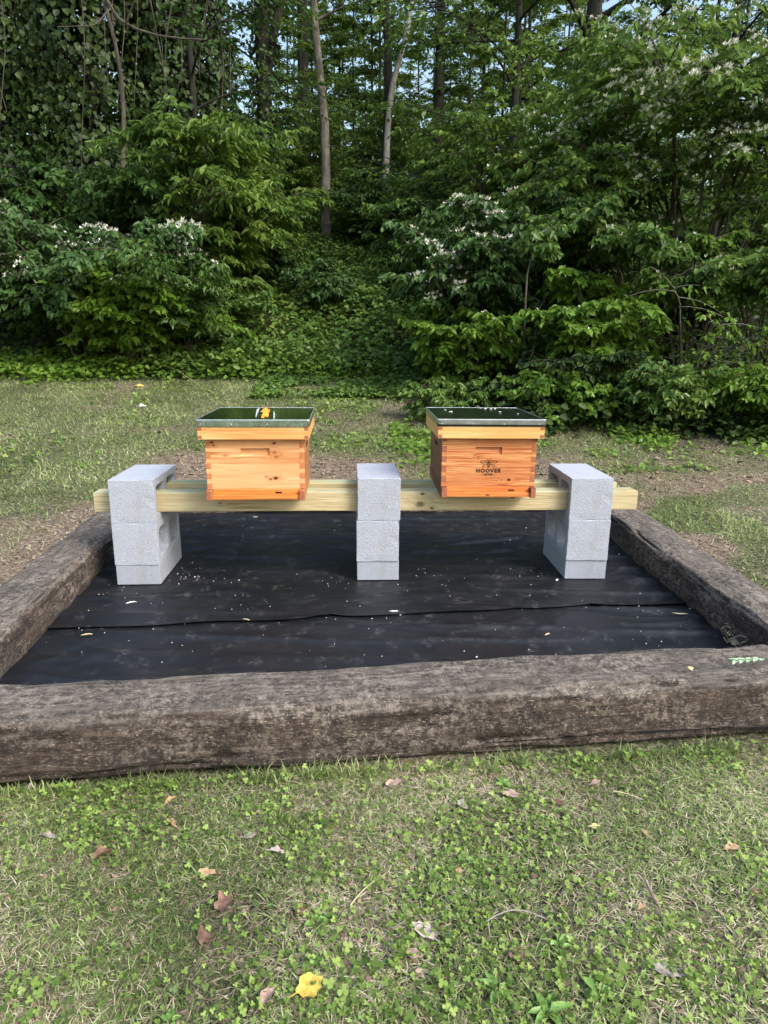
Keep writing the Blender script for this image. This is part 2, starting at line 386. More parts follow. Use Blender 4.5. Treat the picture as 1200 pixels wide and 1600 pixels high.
tie('railroad_tie', 2.56, .22, .175, (1.525, .08, -.015), R(87.3), 33, 'dark cracked right side tie half sunk in wood litter', .0)
tie('railroad_tie', 2.8, .2, .15, (.08, 1.41, -.005), R(.5), 47, 'back tie mostly hidden behind the bench and its blocks', .0)

# ------------------------------------------------------------------ weed fabric (two overlapping sheets)
g = G('weed_fabric'); P = g.wpos()
a1 = g.noise(g.n('Mapping', i_0=P, i_3=(1, 2.2, 1)), 4.5, 5, .65, .6).outputs[0]; a2 = g.noise(P, 60, 4, .7).outputs[0]; wv = g.noise(P, 700, 1).outputs[0]; a3=g.noise(P, 13, 4, .7).outputs[0]
c = g.mix(g.rampv(a1, .48, .72, 0, .6), (.0050, .0060, .0090), (.0125, .0138, .0185))
c = g.mix(g.math('MULTIPLY', g.rampv(a2, .42, .66), g.rampv(a3, .54, .68, 0, .8)), c, (.085, .083, .082))
g.set(Base_Color=c, Roughness=g.rampv(a1, .3, .7, .42, .6), Normal=g.bump(g.math('ADD', wv, a2), .12, .002)); g.b.inputs['Specular IOR Level'].default_value = .45; FAB = g.m
def seam(x): return -.52 + .075 * (x + 1.1) + .006 * np.sin(x * 3.1) + .015 * (vn(x * 2.5, x * 0, 4) - .5)
def fabz(x, y, s):
    z = .012 * (fbm(x * 1.2 + 1.5 * y, y * 3, s, 3) - .5) + .006 * (1 - np.abs(2 * fbm(x * 1.6 + 1.1 * y, y * 6 - x * .5, s + 31, 2) - 1)) ** 12 * 1.3 + .0060 * (1 - np.abs(2 * fbm(x * .9 - .8 * y, y * 5.5 + x * .6, s + 3, 2) - 1)) ** 6 * 3
    f = np.exp(-((y - (.50 + .13 * np.sin((x - .3) * 2.4))) / .010) ** 2) * sst(.45, .6, x) * (1 - sst(.85, 1.0, x)) * .018
    f2 = np.exp(-((y - (.43 + .25 * (x - .75))) / .008) ** 2) * sst(.6, .7, x) * (1 - sst(.8, .85, x)) * .009
    t = np.hypot(x - 1.16, y - .03); an = np.arctan2(y - .03, x - 1.16)
    f3 = np.clip(np.sin(an * 11 + 1), 0, 1) ** 4 * np.exp(-t / .12) * .014 * (t > .02)
    e = .05 * sst(-.05, .03, np.maximum(np.maximum(-1.24 - x, x - 1.40), np.maximum(y - 1.14, -1.14 - y)))*0
    near = 0
    for bx_ in (-.985, .097, 1.065): near = np.maximum(near, sst(.16, .02, np.maximum(np.abs(x - bx_) - .10, np.abs(y - .18) - .20)))
    return .004 + z * (1 - near) + f + f2 + f3 * (1 - near * .6)
def sheet(name, ylo, yhi, nxs, nys, s, lift, label):
    xs = np.linspace(-1.30, 1.47, nxs); t = np.linspace(0, 1, nys)
    XX, TT = np.meshgrid(xs, t); lo = ylo(XX) if callable(ylo) else ylo; hi = yhi(XX) if callable(yhi) else yhi
    YY = lo + (hi - lo) * TT
    ZZ = fabz(XX, YY, s)
    if lift: ZZ = ZZ + .002 + (.0025 + .007 * np.clip(fbm(XX * 2.3, XX * 0, 66, 2) - .35, 0, 1)) * np.exp(-((YY - lo) / .03) ** 2) + .004 * np.exp(-((YY - lo) / .2))
    ii = np.arange(nxs * nys).reshape(nys, nxs)
    Fq = np.stack([ii[:-1, :-1], ii[:-1, 1:], ii[1:, 1:], ii[1:, :-1]], -1).reshape(-1, 4)
    o = link(name, fast(name, np.stack([XX.ravel(), YY.ravel(), ZZ.ravel()], 1), Fq, FAB, None, True))
    tag(o, label, 'weed fabric', 'black fabric sheets inside the ties'); return o
sheet('fabric_sheet', lambda x: -1.352 + .058 * (x + .14) + .022 * sst(.35, .0, np.abs(x - .08)) * 1.0 - .0 + .012, lambda x: seam(x) + .07, 240, 90, 7, False, 'black weed fabric in front of the seam, behind the front tie')
sheet('fabric_sheet', seam, 1.36, 240, 160, 7, True, 'black weed fabric under the bench with its edge lapped on the front sheet')

# ------------------------------------------------------------------ concrete blocks
BW, BL, BH, CAPH = .194, .397, .194, .092
def block_mesh(seed):
    rg = random.Random(seed)
    bm = bmesh.new()
    y = [0, .036, .178, .216, .361, BL]; z = [0, .033, .160, BH]
    for iy in range(5):
        for iz in range(3):
            if iz == 1 and iy in (1, 3): continue
            box = [(y[iy], z[iz]), (y[iy + 1], z[iz]), (y[iy + 1], z[iz + 1]), (y[iy], z[iz + 1])]
            vs = [bm.verts.new((0, a, b)) for a, b in box]; bm.faces.new(vs)
    bmesh.ops.remove_doubles(bm, verts=bm.verts, dist=1e-5)
    # round the corners of the two cells
    r = bmesh.ops.extrude_face_region(bm, geom=bm.faces[:])
    vs = [v for v in r['geom'] if isinstance(v, bmesh.types.BMVert)]
    bmesh.ops.translate(bm, vec=(BW, 0, 0), verts=vs)
    bmesh.ops.recalc_face_normals(bm, faces=bm.faces)
    cell = []; outer = []
    for e in bm.edges:
        d = (e.verts[1].co - e.verts[0].co)
        if len(e.link_faces) == 2 and e.calc_face_angle(0) > 1:
            mid = (e.verts[0].co + e.verts[1].co) / 2
            edge_out = mid.y < 1e-4 or mid.y > BL - 1e-4 or mid.z < 1e-4 or mid.z > BH - 1e-4
            if abs(d.x) > .1 and not edge_out: cell.append(e)
            elif edge_out: outer.append(e)
    bmesh.ops.bevel(bm, geom=cell, offset=.022, segments=4, affect='EDGES', profile=.5)
    sharp = [e for e in bm.edges if len(e.link_faces) == 2 and e.calc_face_angle(0) > 1]
    bmesh.ops.bevel(bm, geom=sharp, offset=.0028 + .001 * rg.random(), segments=2, affect='EDGES', profile=.6)
    bmesh.ops.triangulate(bm, faces=[f for f in bm.faces if len(f.verts) > 4])
    bmesh.ops.subdivide_edges(bm, edges=[e for e in bm.edges if e.calc_length() > .05], cuts=3, use_grid_fill=True)
    cen = Vector((BW / 2, BL / 2, BH / 2))
    rim_v = [v for v in bm.verts if sum((v.co.x < .006 or v.co.x > BW - .006, v.co.y < .006 or v.co.y > BL - .006, v.co.z < .006 or v.co.z > BH - .006)) >= 2]
    for v in rg.sample(rim_v, min(16, len(rim_v))): v.co += (cen - v.co).normalized() * rg.uniform(.001, .0032)
    for v in bm.verts:
        k = .0012
        v.co += Vector((rg.uniform(-k, k), rg.uniform(-k, k), rg.uniform(-k, k))) * .5
        if v.co.z < .001: v.co.z = 0.0005
    me = bpy.data.meshes.new('concrete_block'); bm.to_mesh(me); bm.free()
    me.materials.append(CONC); me.materials.append(TOPC)
    for p in me.polygons:
        if abs(p.normal.y) < .6: p.material_index = 1
    return me
def cap_mesh():
    bm = bmesh.new(); box_bm(bm, 0, BW - .001, .001, BL, 0, CAPH, .0025)
    me = bpy.data.meshes.new('solid_block'); bm.to_mesh(me); bm.free(); me.materials.append(CAPC); return me
blocks = [block_mesh(3), block_mesh(8)]; capm = cap_mesh()
stacks = [('left', -1.0824, -.0303, .0098), ('middle', 0.0, 0.0, 0.0), ('right', .9745, -.0074, -.0305)]
for i, (side_, bx, by, a) in enumerate(stacks):
    rg = random.Random(40 + i)
    o = link('solid_block', capm); o.location = (bx, by, .010); o.rotation_euler = (0, 0, a)
    tag(o, 'flat solid concrete block at the foot of the %s stack' % side_, 'concrete block', 'concrete blocks of the bench')
    z = .010 + CAPH + .0005
    for k in range(2):
        o = link('hollow_block', blocks[(i + k) % 2]); jit = rg.uniform(-.0025, .0025)
        o.location = (bx + jit - (.002 if k == 0 else 0), by - .003 + rg.uniform(-.002, .002), z); o.rotation_euler = (0, 0, a + rg.uniform(-.005, .005))
        tag(o, ('top hollow concrete block of the %s stack, beams through its cells' if k else 'hollow concrete block between two others in the %s stack') % side_, 'concrete block', 'concrete blocks of the bench')
        z += BH + .001

# ------------------------------------------------------------------ bench beams
TZ = .010 + CAPH + BH + .0015 + .0335
pine1 = wood('treated_pine', (.66, .56, .35), (.55, .44, .25), (.33, .25, .12), 1.0, ((.29, .030, .016, .8), (.345, .012, .007, .95), (.30, .080, .008, .95), (1.12, .05, .008, .8), (-.62, .04, .006, .7), (.72, .06, .006, .8)), (3, 1, 7), 0, (.42, .50, .36), .6, line=.7)
pine2 = wood('treated_pine_back', (.70, .62, .37), (.58, .48, .26), (.34, .28, .13), 1.0, ((-.45, .05, .012, .6), (.9, .05, .009, .6)), (9, 4, 2), 0, (.40, .50, .34), .6, line=.7)
def beam(x0, x1, y0, mat, a, label):
    bm = bmesh.new(); box_bm(bm, x0, x1, 0, .089, 0, .089, .004, 3)
    o = bm_obj('timber_beam', bm, mat); o.location = (0, y0, TZ); o.rotation_euler = (0, 0, a)
    tag(o, label, 'beam', 'pale pine beams of the bench'); return o
beam(-1.18, 1.31, .044, pine1, 0, 'front pale pine beam running through the three block stacks')
beam(-1.10, 1.29, .250, pine2, R(-.15), 'rear greenish pine beam behind the front one, through the blocks')
BT = TZ + .089

# ------------------------------------------------------------------ beehives
def metal(name, base, rough, bs):
    g = G(name); P = g.pos('Object')
    n = g.noise(P, 7, 2, .5).outputs[0]; n2 = g.noise(P, 55, 4, .6).outputs[0]; n3 = g.noise(P, 25, 4).outputs[0]
    g.set(Base_Color=g.mix(g.rampv(n3, .4, .7, 0, .25), base, tuple(c * .6 for c in base)), Metallic=1.0, Roughness=g.rampv(n2, .35, .7, rough, rough + .14), Normal=g.bump(n, bs, .02)); return g.m
g = G('end_grain'); n = g.noise(g.pos('Object'), 240, 4, .6).outputs[0]
g.set(Base_Color=g.ramp(n, (.35, (.22, .060, .028)), (.62, (.46, .16, .085))), Roughness=.7); ENDG = g.m
g = G('pale_end_grain'); n = g.noise(g.pos('Object'), 240, 4, .6).outputs[0]
g.set(Base_Color=g.ramp(n, (.35, (.40, .11, .035)), (.62, (.62, .25, .10))), Roughness=.7); ENDL = g.m
g = G('slot_shade'); g.set(Base_Color=(.012, .008, .006), Roughness=.9); DARK = g.m
g = G('brand_ink'); g.set(Base_Color=(.045, .018, .012), Roughness=.8); INK = g.m
g = G('nail_head'); g.set(Base_Color=(.6, .6, .6), Metallic=1.0, Roughness=.35); NAIL = g.m

mD = metal('dull_edge_band', (.40, .44, .46), .3, .35); mB = metal('edge_band', (.52, .64, .56), .22, .35); mE = metal('folded_edge', (.86, .90, .92), .34, .5)  # left hive's band has the lawn's greenish reflection put into its base colour
def hive(loc, rz, wmats, rimm, metm, label, logo, patch, seed):
    rg = random.Random(seed)
    front, sidem, botm = wmats
    W = .413; L = .505; h = empty('beehive', loc, label, 'beehive', 'wooden beehives on the bench', rz)
    zb = .045; zt = .268; y0 = 0.0; ft = .020
    # front board with a recessed hand hold
    bm = bmesh.new()
    hx0, hx1, hz0, hz1 = (-.062, .062, .190, .221) if not logo else (-.060, .056, .188, .222)
    xs = [-W / 2 + ft, hx0, hx1, W / 2 - ft]; zs = [zb, hz0, hz1, zt]
    for i in range(3):
        for j in range(3):
            yy = 0 if not (i == 1 and j == 1) else .011
            q = [(xs[i], yy, zs[j]), (xs[i + 1], yy, zs[j]), (xs[i + 1], yy, zs[j + 1]), (xs[i], yy, zs[j + 1])]
            if i == 1 and j == 1:
                q = [(xs[1] + .003, .010, zs[1] + .004), (xs[2] - .003, .010, zs[1] + .004), (xs[2] - .003, .015, zs[2] - .0005), (xs[1] + .003, .015, zs[2] - .0005)]
                p = [(xs[1], 0, zs[1]), (xs[2], 0, zs[1]), (xs[2], 0, zs[2]), (xs[1], 0, zs[2])]
                for k in range(4):
                    k2 = (k + 1) % 4; bm.faces.new([bm.verts.new(v) for v in (p[k], p[k2], q[k2], q[k])])
            bm.faces.new([bm.verts.new(v) for v in q])
    bmesh.ops.remove_doubles(bm, verts=bm.verts, dist=1e-6)
    rim = [(xs[0], zs[0], xs[3], zs[0]), (xs[3], zs[0], xs[3], zs[3]), (xs[3], zs[3], xs[0], zs[3]), (xs[0], zs[3], xs[0], zs[0])]
    bmesh.ops.recalc_face_normals(bm, faces=bm.faces)
    be = [e for e in bm.edges if e.is_boundary]
    r = bmesh.ops.extrude_edge_only(bm, edges=be)
    for v in r['geom']:
        if isinstance(v, bmesh.types.BMVert): v.co.y = ft
    bmesh.ops.recalc_face_normals(bm, faces=bm.faces)
    bm_obj('front_board', bm, front, h)
    box('back_board', -W / 2 + ft, W / 2 - ft, L - ft, L, zb, zt, front, h)
    for s in (-1, 1):
        x0 = W / 2 - ft if s > 0 else -W / 2; x1 = x0 + ft
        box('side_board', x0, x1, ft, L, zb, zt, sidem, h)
        # alternate joint fingers at the front corner
        for k in range(10):
            za = zb + (zt - zb) * k / 10; zc = zb + (zt - zb) * (k + 1) / 10
            dk = k % 2 == 1 if logo else k % 2 == 0
            yy = -.0006 if dk else .0004
            o = box('joint_finger', x0 + (.0004 if s > 0 else -.0006), x1 + (.0006 if s > 0 else -.0004), yy, ft, za + .0004, zc - .0004, (ENDG if logo else ENDL) if dk else front, h, .0006)
        # side hand hold: flat dark plate, recess shade put into its colour
        xo = x1 if s > 0 else x0
        box('hand_hold_shade', xo - .001 if s > 0 else xo - .0012, xo + .0012 if s > 0 else xo + .001, L * .5 - .055, L * .5 + .055, .196, .216, DARK, h, .0004)
    # bottom board: two rails, floor, entrance strip
    for s in (-1, 1):
        x0 = W / 2 - .022 if s > 0 else -W / 2 - .002; x1 = x0 + .024
        box('rail', x0, x1, -.030, L + .002, 0, .044, ENDG if False else sidem, h, .0025)
        box('rail_end', x0 + .002, x1 - .002, -.0312, -.0296, .002, .042, ENDG, h, .0005)
    o = box('landing_board', -W / 2 + .022, W / 2 - .022, -.022, L, .003, .022, botm, h)
    o = box('entrance_reducer', -W / 2 + .023, W / 2 - .023, -.004, .016, .0225, .0445, botm, h)
    sx = .095 if not logo else .105
    o2 = box('entrance_slot_shade', sx - .014, sx + .014, -.0050, -.0035, .0265, .0335, DARK, h, .0003)  # dark plate, shade of the opening put into its colour
    # telescoping cover: wooden rim with sheet metal top
    CW = .461; CL = .567; yc = -.028; cz0 = .262; cz1 = .345
    rim = empty('cover_rim', (0, 0, 0), None, None); rim.parent = h
    del_ = bpy.data.objects
    bm = bmesh.new(); box_bm(bm, -CW / 2, CW / 2, yc, yc + .02, cz0, cz1 - .003, .0015); front_rim = bm_obj('rim_board', bm, rimm, rim)
    bm = bmesh.new(); box_bm(bm, -CW / 2, CW / 2, yc + CL - .02, yc + CL, cz0, cz1 - .003, .0015); bm_obj('rim_board', bm, rimm, rim)
    for s in (-1, 1):
        bm = bmesh.new(); x0 = -CW / 2 if s < 0 else CW / 2 - .02
        box_bm(bm, x0, x0 + .02, yc + .0202, yc + CL - .0202, cz0, cz1 - .003, .0015); bm_obj('rim_board', bm, rimm, rim)
        for zc in (.272, .306):
            bm = bmesh.new(); box_bm(bm, x0 + .0015, x0 + .0185, yc - .0008, yc + .002, zc - .0065, zc + .0065, .0004); bm_obj('rim_joint', bm, ENDG, rim)
    # metal: top sheet gently dented plus folded-down edges
    n = 46; xs_ = np.linspace(-CW / 2 - .0015, CW / 2 + .0015, n); ys_ = np.linspace(yc - .0015, yc + CL + .0015, n)
    XX, YY = np.meshgrid(xs_, ys_); ins_ = sst(0, .04, np.minimum(np.minimum(XX - xs_[0], xs_[-1] - XX), np.minimum(YY - ys_[0], ys_[-1] - YY)))
    ZZ = cz1 + .0030 * (fbm(XX * 5 + seed, YY * 5, seed, 2) - .5) * ins_
    V = [np.stack([XX.ravel(), YY.ravel(), ZZ.ravel()], 1)]
    ii = np.arange(n * n).reshape(n, n); FQ = [np.stack([ii[:-1, :-1], ii[:-1, 1:], ii[1:, 1:], ii[1:, :-1]], -1).reshape(-1, 4)]
    ring = np.concatenate([ii[0, :], ii[1:, -1], ii[-1, -2::-1], ii[-2:0:-1, 0]])
    top_ = V[0]; rv = top_[ring]; ctr = np.array([0, yc + CL / 2]); prev = ring; off = n * n
    for dz, ex in ((-.0012, .0014), (-.0035, .0020), (-.029, .0022), (-.0305, .0012)):
        nv = rv.copy(); nv[:, 2] = cz1 + dz
        sg = np.stack([np.where(np.abs(np.abs(rv[:, 0]) - xs_[-1]) < 1e-5, np.sign(rv[:, 0]), 0), np.where(np.abs(rv[:, 1] - ys_[0]) < 1e-5, -1, np.where(np.abs(rv[:, 1] - ys_[-1]) < 1e-5, 1, 0))], 1)
        nv[:, :2] += sg * ex; V.append(nv); cur = off + np.arange(len(ring)); off += len(ring)
        a_, b_ = prev, np.roll(prev, -1); c_, d_ = np.roll(cur, -1), cur
        FQ.append(np.stack([d_, c_, b_, a_], 1)); prev = cur
    me_ = fast('metal_sheet', np.concatenate(V), np.concatenate(FQ), metm, None, True)
    link('metal_sheet', me_, h)
    e0 = .0017
    for nm_, (ax_, bx_, ay_, by_) in {'f': (-CW / 2 - .0025, CW / 2 + .0025, yc - .0036, yc - .0006), 'b': (-CW / 2 - .0025, CW / 2 + .0025, yc + CL - .003, yc + CL + .0025), 'l': (-CW / 2 - .0036, -CW / 2 - .0006, yc, yc + CL), 'r': (CW / 2 + .0006, CW / 2 + .0036, yc, yc + CL)}.items():
        box('folded_edge', ax_, bx_, ay_, by_, cz1 - .0020, cz1 + .0006, mE, h, .0009)
    box('edge_band', -CW / 2, CW / 2, yc - .0046, yc - .0030, cz1 - (.022 if logo else .0295), cz1 - .0030, mD if logo else mB, h, .0005)
    for xx in (-.21, -.09, .06, .20):
        bm = bmesh.new(); bmesh.ops.create_cone(bm, cap_ends=True, segments=10, radius1=.0045, radius2=.002, depth=.002)
        bmesh.ops.rotate(bm, verts=bm.verts, matrix=Matrix.Rotation(R(90), 3, 'X')); bmesh.ops.translate(bm, verts=bm.verts, vec=(xx + rg.uniform(-.01, .01), yc - .0045, cz1 - .020))
        bm_obj('nail_head', bm, NAIL, h)
    return h, cz1, yc, CL

lw = wood('hive_pine', (.80, .50, .255), (.69, .325, .125), (.38, .115, .036), .9, ((-.178, .246, .0065, 1.), (-.172, .234, .005, .9), (.082, .243, .006, 1.), (.083, .092, .0085, 1.), (.082, .203, .009, .5), (.090, .184, .008, .5), (.062, .088, .006, .7), (.068, .205, .004, .5), (.045, .10, .003, .9), (-.125, .19, .0035, .5)), (1, 5, 2), .052, None, .5)
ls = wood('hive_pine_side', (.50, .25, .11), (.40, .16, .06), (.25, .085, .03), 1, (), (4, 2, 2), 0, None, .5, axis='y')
lb = wood('hive_base_pine', (.76, .33, .09), (.68, .22, .05), (.48, .13, .025), 1, (), (7, 2, 2), 0, None, .5)
lr = wood('cover_pine', (.80, .50, .21), (.72, .34, .11), (.54, .19, .05), .8, (), (2, 8, 2), .028, None, .5)
rw = wood('hive_red_pine', (.73, .39, .165), (.60, .225, .080), (.30, .065, .022), 1.2, ((.092, .0765, .007, 1.), (.060, .076, .004, .7), (-.047, .175, .006, .45), (.0, .262, .011, .3)), (8, 1, 5), 0, None, .42)
rs = wood('hive_red_shaded_side', (.22, .095, .055), (.15, .058, .035), (.08, .030, .018), 1, (), (4, 9, 2), 0, None, .5, axis='y')  # right hive's sides: shade put into this darker wood colour
rb = wood('hive_red_base', (.74, .32, .10), (.64, .20, .05), (.42, .10, .025), 1, ((-.003, .012, .006, .8),), (6, 3, 2), 0, None, .45)
rr = wood('cover_yellow_pine', (.78, .55, .24), (.70, .42, .15), (.54, .25, .075), .8, (), (5, 8, 1), 0, None, .5)
mL = metal('galvanised_sheet', (.62, .68, .68), .07, .09); mR = metal('dull_galvanised_sheet', (.26, .33, .33), .13, .02)

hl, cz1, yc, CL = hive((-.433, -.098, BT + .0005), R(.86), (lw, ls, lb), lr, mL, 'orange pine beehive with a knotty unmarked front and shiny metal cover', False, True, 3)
# reflected orange glow and pale streaks, painted as flat patches on the left cover
def blotch(name, cx, cy, z, rx, ry, mat, parent, seed, th=.0012, shear=0.0):
    n = 26; a = np.arange(n) * 2 * np.pi / n
    r = 1 + .45 * (vn(a * 1.9, a * 0 + seed, seed) - .5) + .25 * np.sin(a * 3 + seed)
    bm = bmesh.new(); vs = [bm.verts.new((cx + rx * r[i] * math.cos(a[i]), cy + ry * r[i] * math.sin(a[i]), z)) for i in range(n)]
    f = bm.faces.new(vs); rr_ = bmesh.ops.extrude_face_region(bm, geom=[f])
    for v in rr_['geom']:
        if isinstance(v, bmesh.types.BMVert): v.co.z += th; v.co.x = cx + (v.co.x - cx) * .85; v.co.y = cy + (v.co.y - cy) * .9
    for v in bm.verts: v.co.x -= shear * (v.co.y - cy)
    bmesh.ops.recalc_face_normals(bm, faces=bm.faces)
    return bm_obj(name, bm, mat, parent)
g = G('painted_orange_glow'); g.set(Base_Color=g.ramp(g.noise(g.pos('Object'), 45, 3).outputs[0], (.4, (.62, .20, .03)), (.55, (.95, .50, .06)), (.7, (1.0, .74, .16))), Roughness=.5); GLOW = g.m
g = G('painted_pale_glint'); g.set(Base_Color=(.55, .56, .60), Roughness=.6); GLINT = g.m
for nm_, u_, t_, rx_, ry_, m_, sd_ in (('orange_reflection', .0, .80, .0125, .105, GLOW, 4), ('orange_reflection', .003, .38, .0145, .19, GLOW, 9), ('orange_reflection', .004, .60, .018, .10, GLOW, 5), ('pale_reflection', -.036, .58, .0045, .20, GLINT, 6), ('pale_reflection', .042, .34, .0028, .17, GLINT, 7)):
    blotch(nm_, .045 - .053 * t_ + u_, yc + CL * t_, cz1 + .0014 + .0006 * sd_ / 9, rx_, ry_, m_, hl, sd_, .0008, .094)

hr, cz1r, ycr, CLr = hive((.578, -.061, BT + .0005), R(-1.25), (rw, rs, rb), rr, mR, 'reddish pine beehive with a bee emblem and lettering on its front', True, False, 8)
g = G('white_dropping'); g.set(Base_Color=(.78, .78, .76), Roughness=.7); WHT = g.m
for k, (sx_, sy_, s_) in enumerate([(-.135, .30, .009), (-.15, .40, .005), (.06, .47, .007), (.085, .46, .006), (.11, .48, .005), (.10, .30, .006), (.04, .49, .004), (.165, .21, .004)]):
    blotch('white_speck', sx_, sy_, cz1r + .0014, s_, s_ * 1.3, WHT, hr, 30 + k)
# emblem and lettering, raised half a millimetre like a print
lg = empty('emblem', (0, 0, 0), None, None); lg.parent = hr
def poly(pts, name='stripe'):
    bm = bmesh.new(); f = bm.faces.new([bm.verts.new((x, -.0006, z)) for x, z in pts])
    r = bmesh.ops.extrude_face_region(bm, geom=[f])
    for v in r['geom']:
        if isinstance(v, bmesh.types.BMVert): v.co.y = -.0010
    bmesh.ops.recalc_face_normals(bm, faces=bm.faces); return bm_obj(name, bm, INK, lg)
def ringpoly(outer, inner, name):
    bm = bmesh.new(); n = len(outer)
    o_ = [bm.verts.new((x, -.0009, z)) for x, z in outer]; i_ = [bm.verts.new((x, -.0009, z)) for x, z in inner]
    for k in range(n): bm.faces.new([o_[k], o_[(k + 1) % n], i_[(k + 1) % n], i_[k]])
    return bm_obj(name, bm, INK, lg)
ex, ez = .0, .1495
def wing(s, ang, ln, wd, ox, oz, t=.0026):
    out = []; inn = []
    for k in range(28):
        a = 2 * math.pi * k / 28; u = (1 - math.cos(a)) / 2; wv_ = math.sin(a) * (u ** .55 * .95 + .1)
        for L_, dd in ((out, 0), (inn, t)):
            uu = dd * 1.2 + u * (ln - 2.4 * dd); ww = wv_ * (wd / 2 - dd)
            x = uu * math.cos(ang) - ww * math.sin(ang); z = uu * math.sin(ang) + ww * math.cos(ang)
            L_.append((ex + s * (ox + x), ez + oz + z))
    ringpoly(out, inn, 'wing')
for s in (-1, 1):
    wing(s, R(3), .034, .0150, .004, .0050); wing(s, R(-27), .027, .0115, .0035, -.0010)
    poly([(ex + s * .0015, ez + .011), (ex + s * .0045, ez + .0185), (ex + s * .0060, ez + .0180), (ex + s * .0032, ez + .0100)], 'antenna')
    poly([(ex + s * .0045, ez + .0185), (ex + s * .0088, ez + .0190), (ex + s * .0088, ez + .0170), (ex + s * .0055, ez + .0168)], 'antenna')
def body(z0, z1, w0, w1, nm='stripe'): poly([(ex - w0, ez + z0), (ex + w0, ez + z0), (ex + w1, ez + z1), (ex - w1, ez + z1)], nm)
body(.0085, .0125, .0042, .0026, 'head'); body(.0055, .0075, .0040, .0042); body(-.0005, .0040, .0060, .0050); body(-.0050, -.0025, .0078, .0070); body(-.0102, -.0078, .0074, .0080); body(-.0175, -.0122, .0022, .0068)
def word(txt, size, z, xc, off, sp, nm, sx=1.0):
    cu = bpy.data.curves.new(nm, 'FONT'); cu.body = txt; cu.size = size; cu.align_x = 'CENTER'; cu.align_y = 'CENTER'
    cu.offset = off; cu.extrude = .0003; cu.space_character = sp; cu.materials.append(INK); cu.resolution_u = 4
    tmp = bpy.data.objects.new('tmp', cu); me = bpy.data.meshes.new_from_object(tmp); bpy.data.objects.remove(tmp)
    o = bpy.data.objects.new(nm, me); C.objects.link(o); o.parent = lg; o.location = (xc, -.0009, z); o.rotation_euler = (R(90), 0, 0); o.scale = (sx, 1, 1)
word('HOOVER', .0235, .1165, ex, .0011, 1.22, 'lettering', 1.0)
word('- HIVES -', .0120, .1000, ex, .0006, 1.32, 'lettering', 1.0)

# ------------------------------------------------------------------ near lawn: blades, clover, thatch
GRASS = leaf_mat('grass_blade', (.060, .095, .028), (.225, .295, .100), (.60, .66, .34), .5, .3, .35)
DRY = leaf_mat('dry_thatch', (.13, .105, .070), (.38, .325, .225), (.76, .69, .52), .8, .15, .2)
CLOV = leaf_mat('clover_leaf', (.036, .082, .022), (.120, .215, .058), (.30, .45, .15), .45, .3, .4)
LIT = leaf_mat('litter_chip', (.07, .046, .032), (.19, .135, .098), (.38, .295, .225), .85, .0, .2)
def blades(name, rng, x, y, Lr, Wd, mat, up=(.15, .9), z0=-.003, label='', parent=None):
    n = len(x); th = rng.uniform(0, 2 * np.pi, n); L = rng.uniform(Lr[0], Lr[1], n)
    ele = rng.uniform(up[0], up[1], n); d = np.stack([np.cos(th), np.sin(th), ele], 1); d = norm(d)
    bend = norm(np.stack([np.cos(th + rng.normal(0, .7, n)), np.sin(th + rng.normal(0, .7, n)), ele - rng.uniform(.4, 1.1, n)], 1))
    P = np.stack([x, y, hz(x, y) + z0], 1); S = norm(np.cross(d, [0, 0, 1.])) * (Wd * rng.uniform(.6, 1.3, n) / 2)[:, None]
    M1 = P + d * (L * .5)[:, None]; T = M1 + bend * (L * .5)[:, None]
    gz = hz(T[:, 0], T[:, 1]) + .002; T[:, 2] = np.maximum(T[:, 2], gz)
    V = np.stack([P - S, P + S, M1 + S * .85, M1 - S * .85, T + S * .15, T - S * .15], 1).reshape(-1, 3)
    i = (np.arange(n) * 6)[:, None]; Fq = np.stack([i + [0, 1, 2, 3], i + [3, 2, 4, 5]], 1).reshape(-1, 4)
    patch = fbm(x * 3.3, y * 3.3, 71, 3)
    o = link(name, fast(name, V, Fq, mat, np.repeat(np.clip(rng.random(n) ** 1.3 * 1.0 + (patch - .5) * .9, 0, 1), 6)), parent)
    tag(o, label, None, None, 'stuff'); return o
rng = np.random.default_rng(5)
near_ok = lambda x, y: ((y < -1.375 + .058 * (x + .14) + .012) & (np.abs(x) < 2.2))
dn = lambda x, y: near_ok(x, y) * (.30 + .7 * sst(.40, .60, fbm(x * 4.3, y * 4.3, 61, 3))) * np.where(y > -1.45, 1, 1)
x, y = scatter(rng, 165000, -1.7, 1.7, -2.35, -1.30, dn); blades('grass', rng, x, y, (.014, .042), .0022, GRASS, (.1, 1.1), label='short patchy green grass in front of the ties')
dd = lambda x, y: near_ok(x, y) * (.30 + .7 * sst(.44, .62, fbm(x * 3.7 + 9, y * 3.7, 62, 3)))
x, y = scatter(rng, 105000, -1.7, 1.7, -2.35, -1.30, dd); blades('dry_grass', rng, x, y, (.016, .050), .0019, DRY, (.0, .28), .002, 'straw coloured dead grass lying through the front lawn')
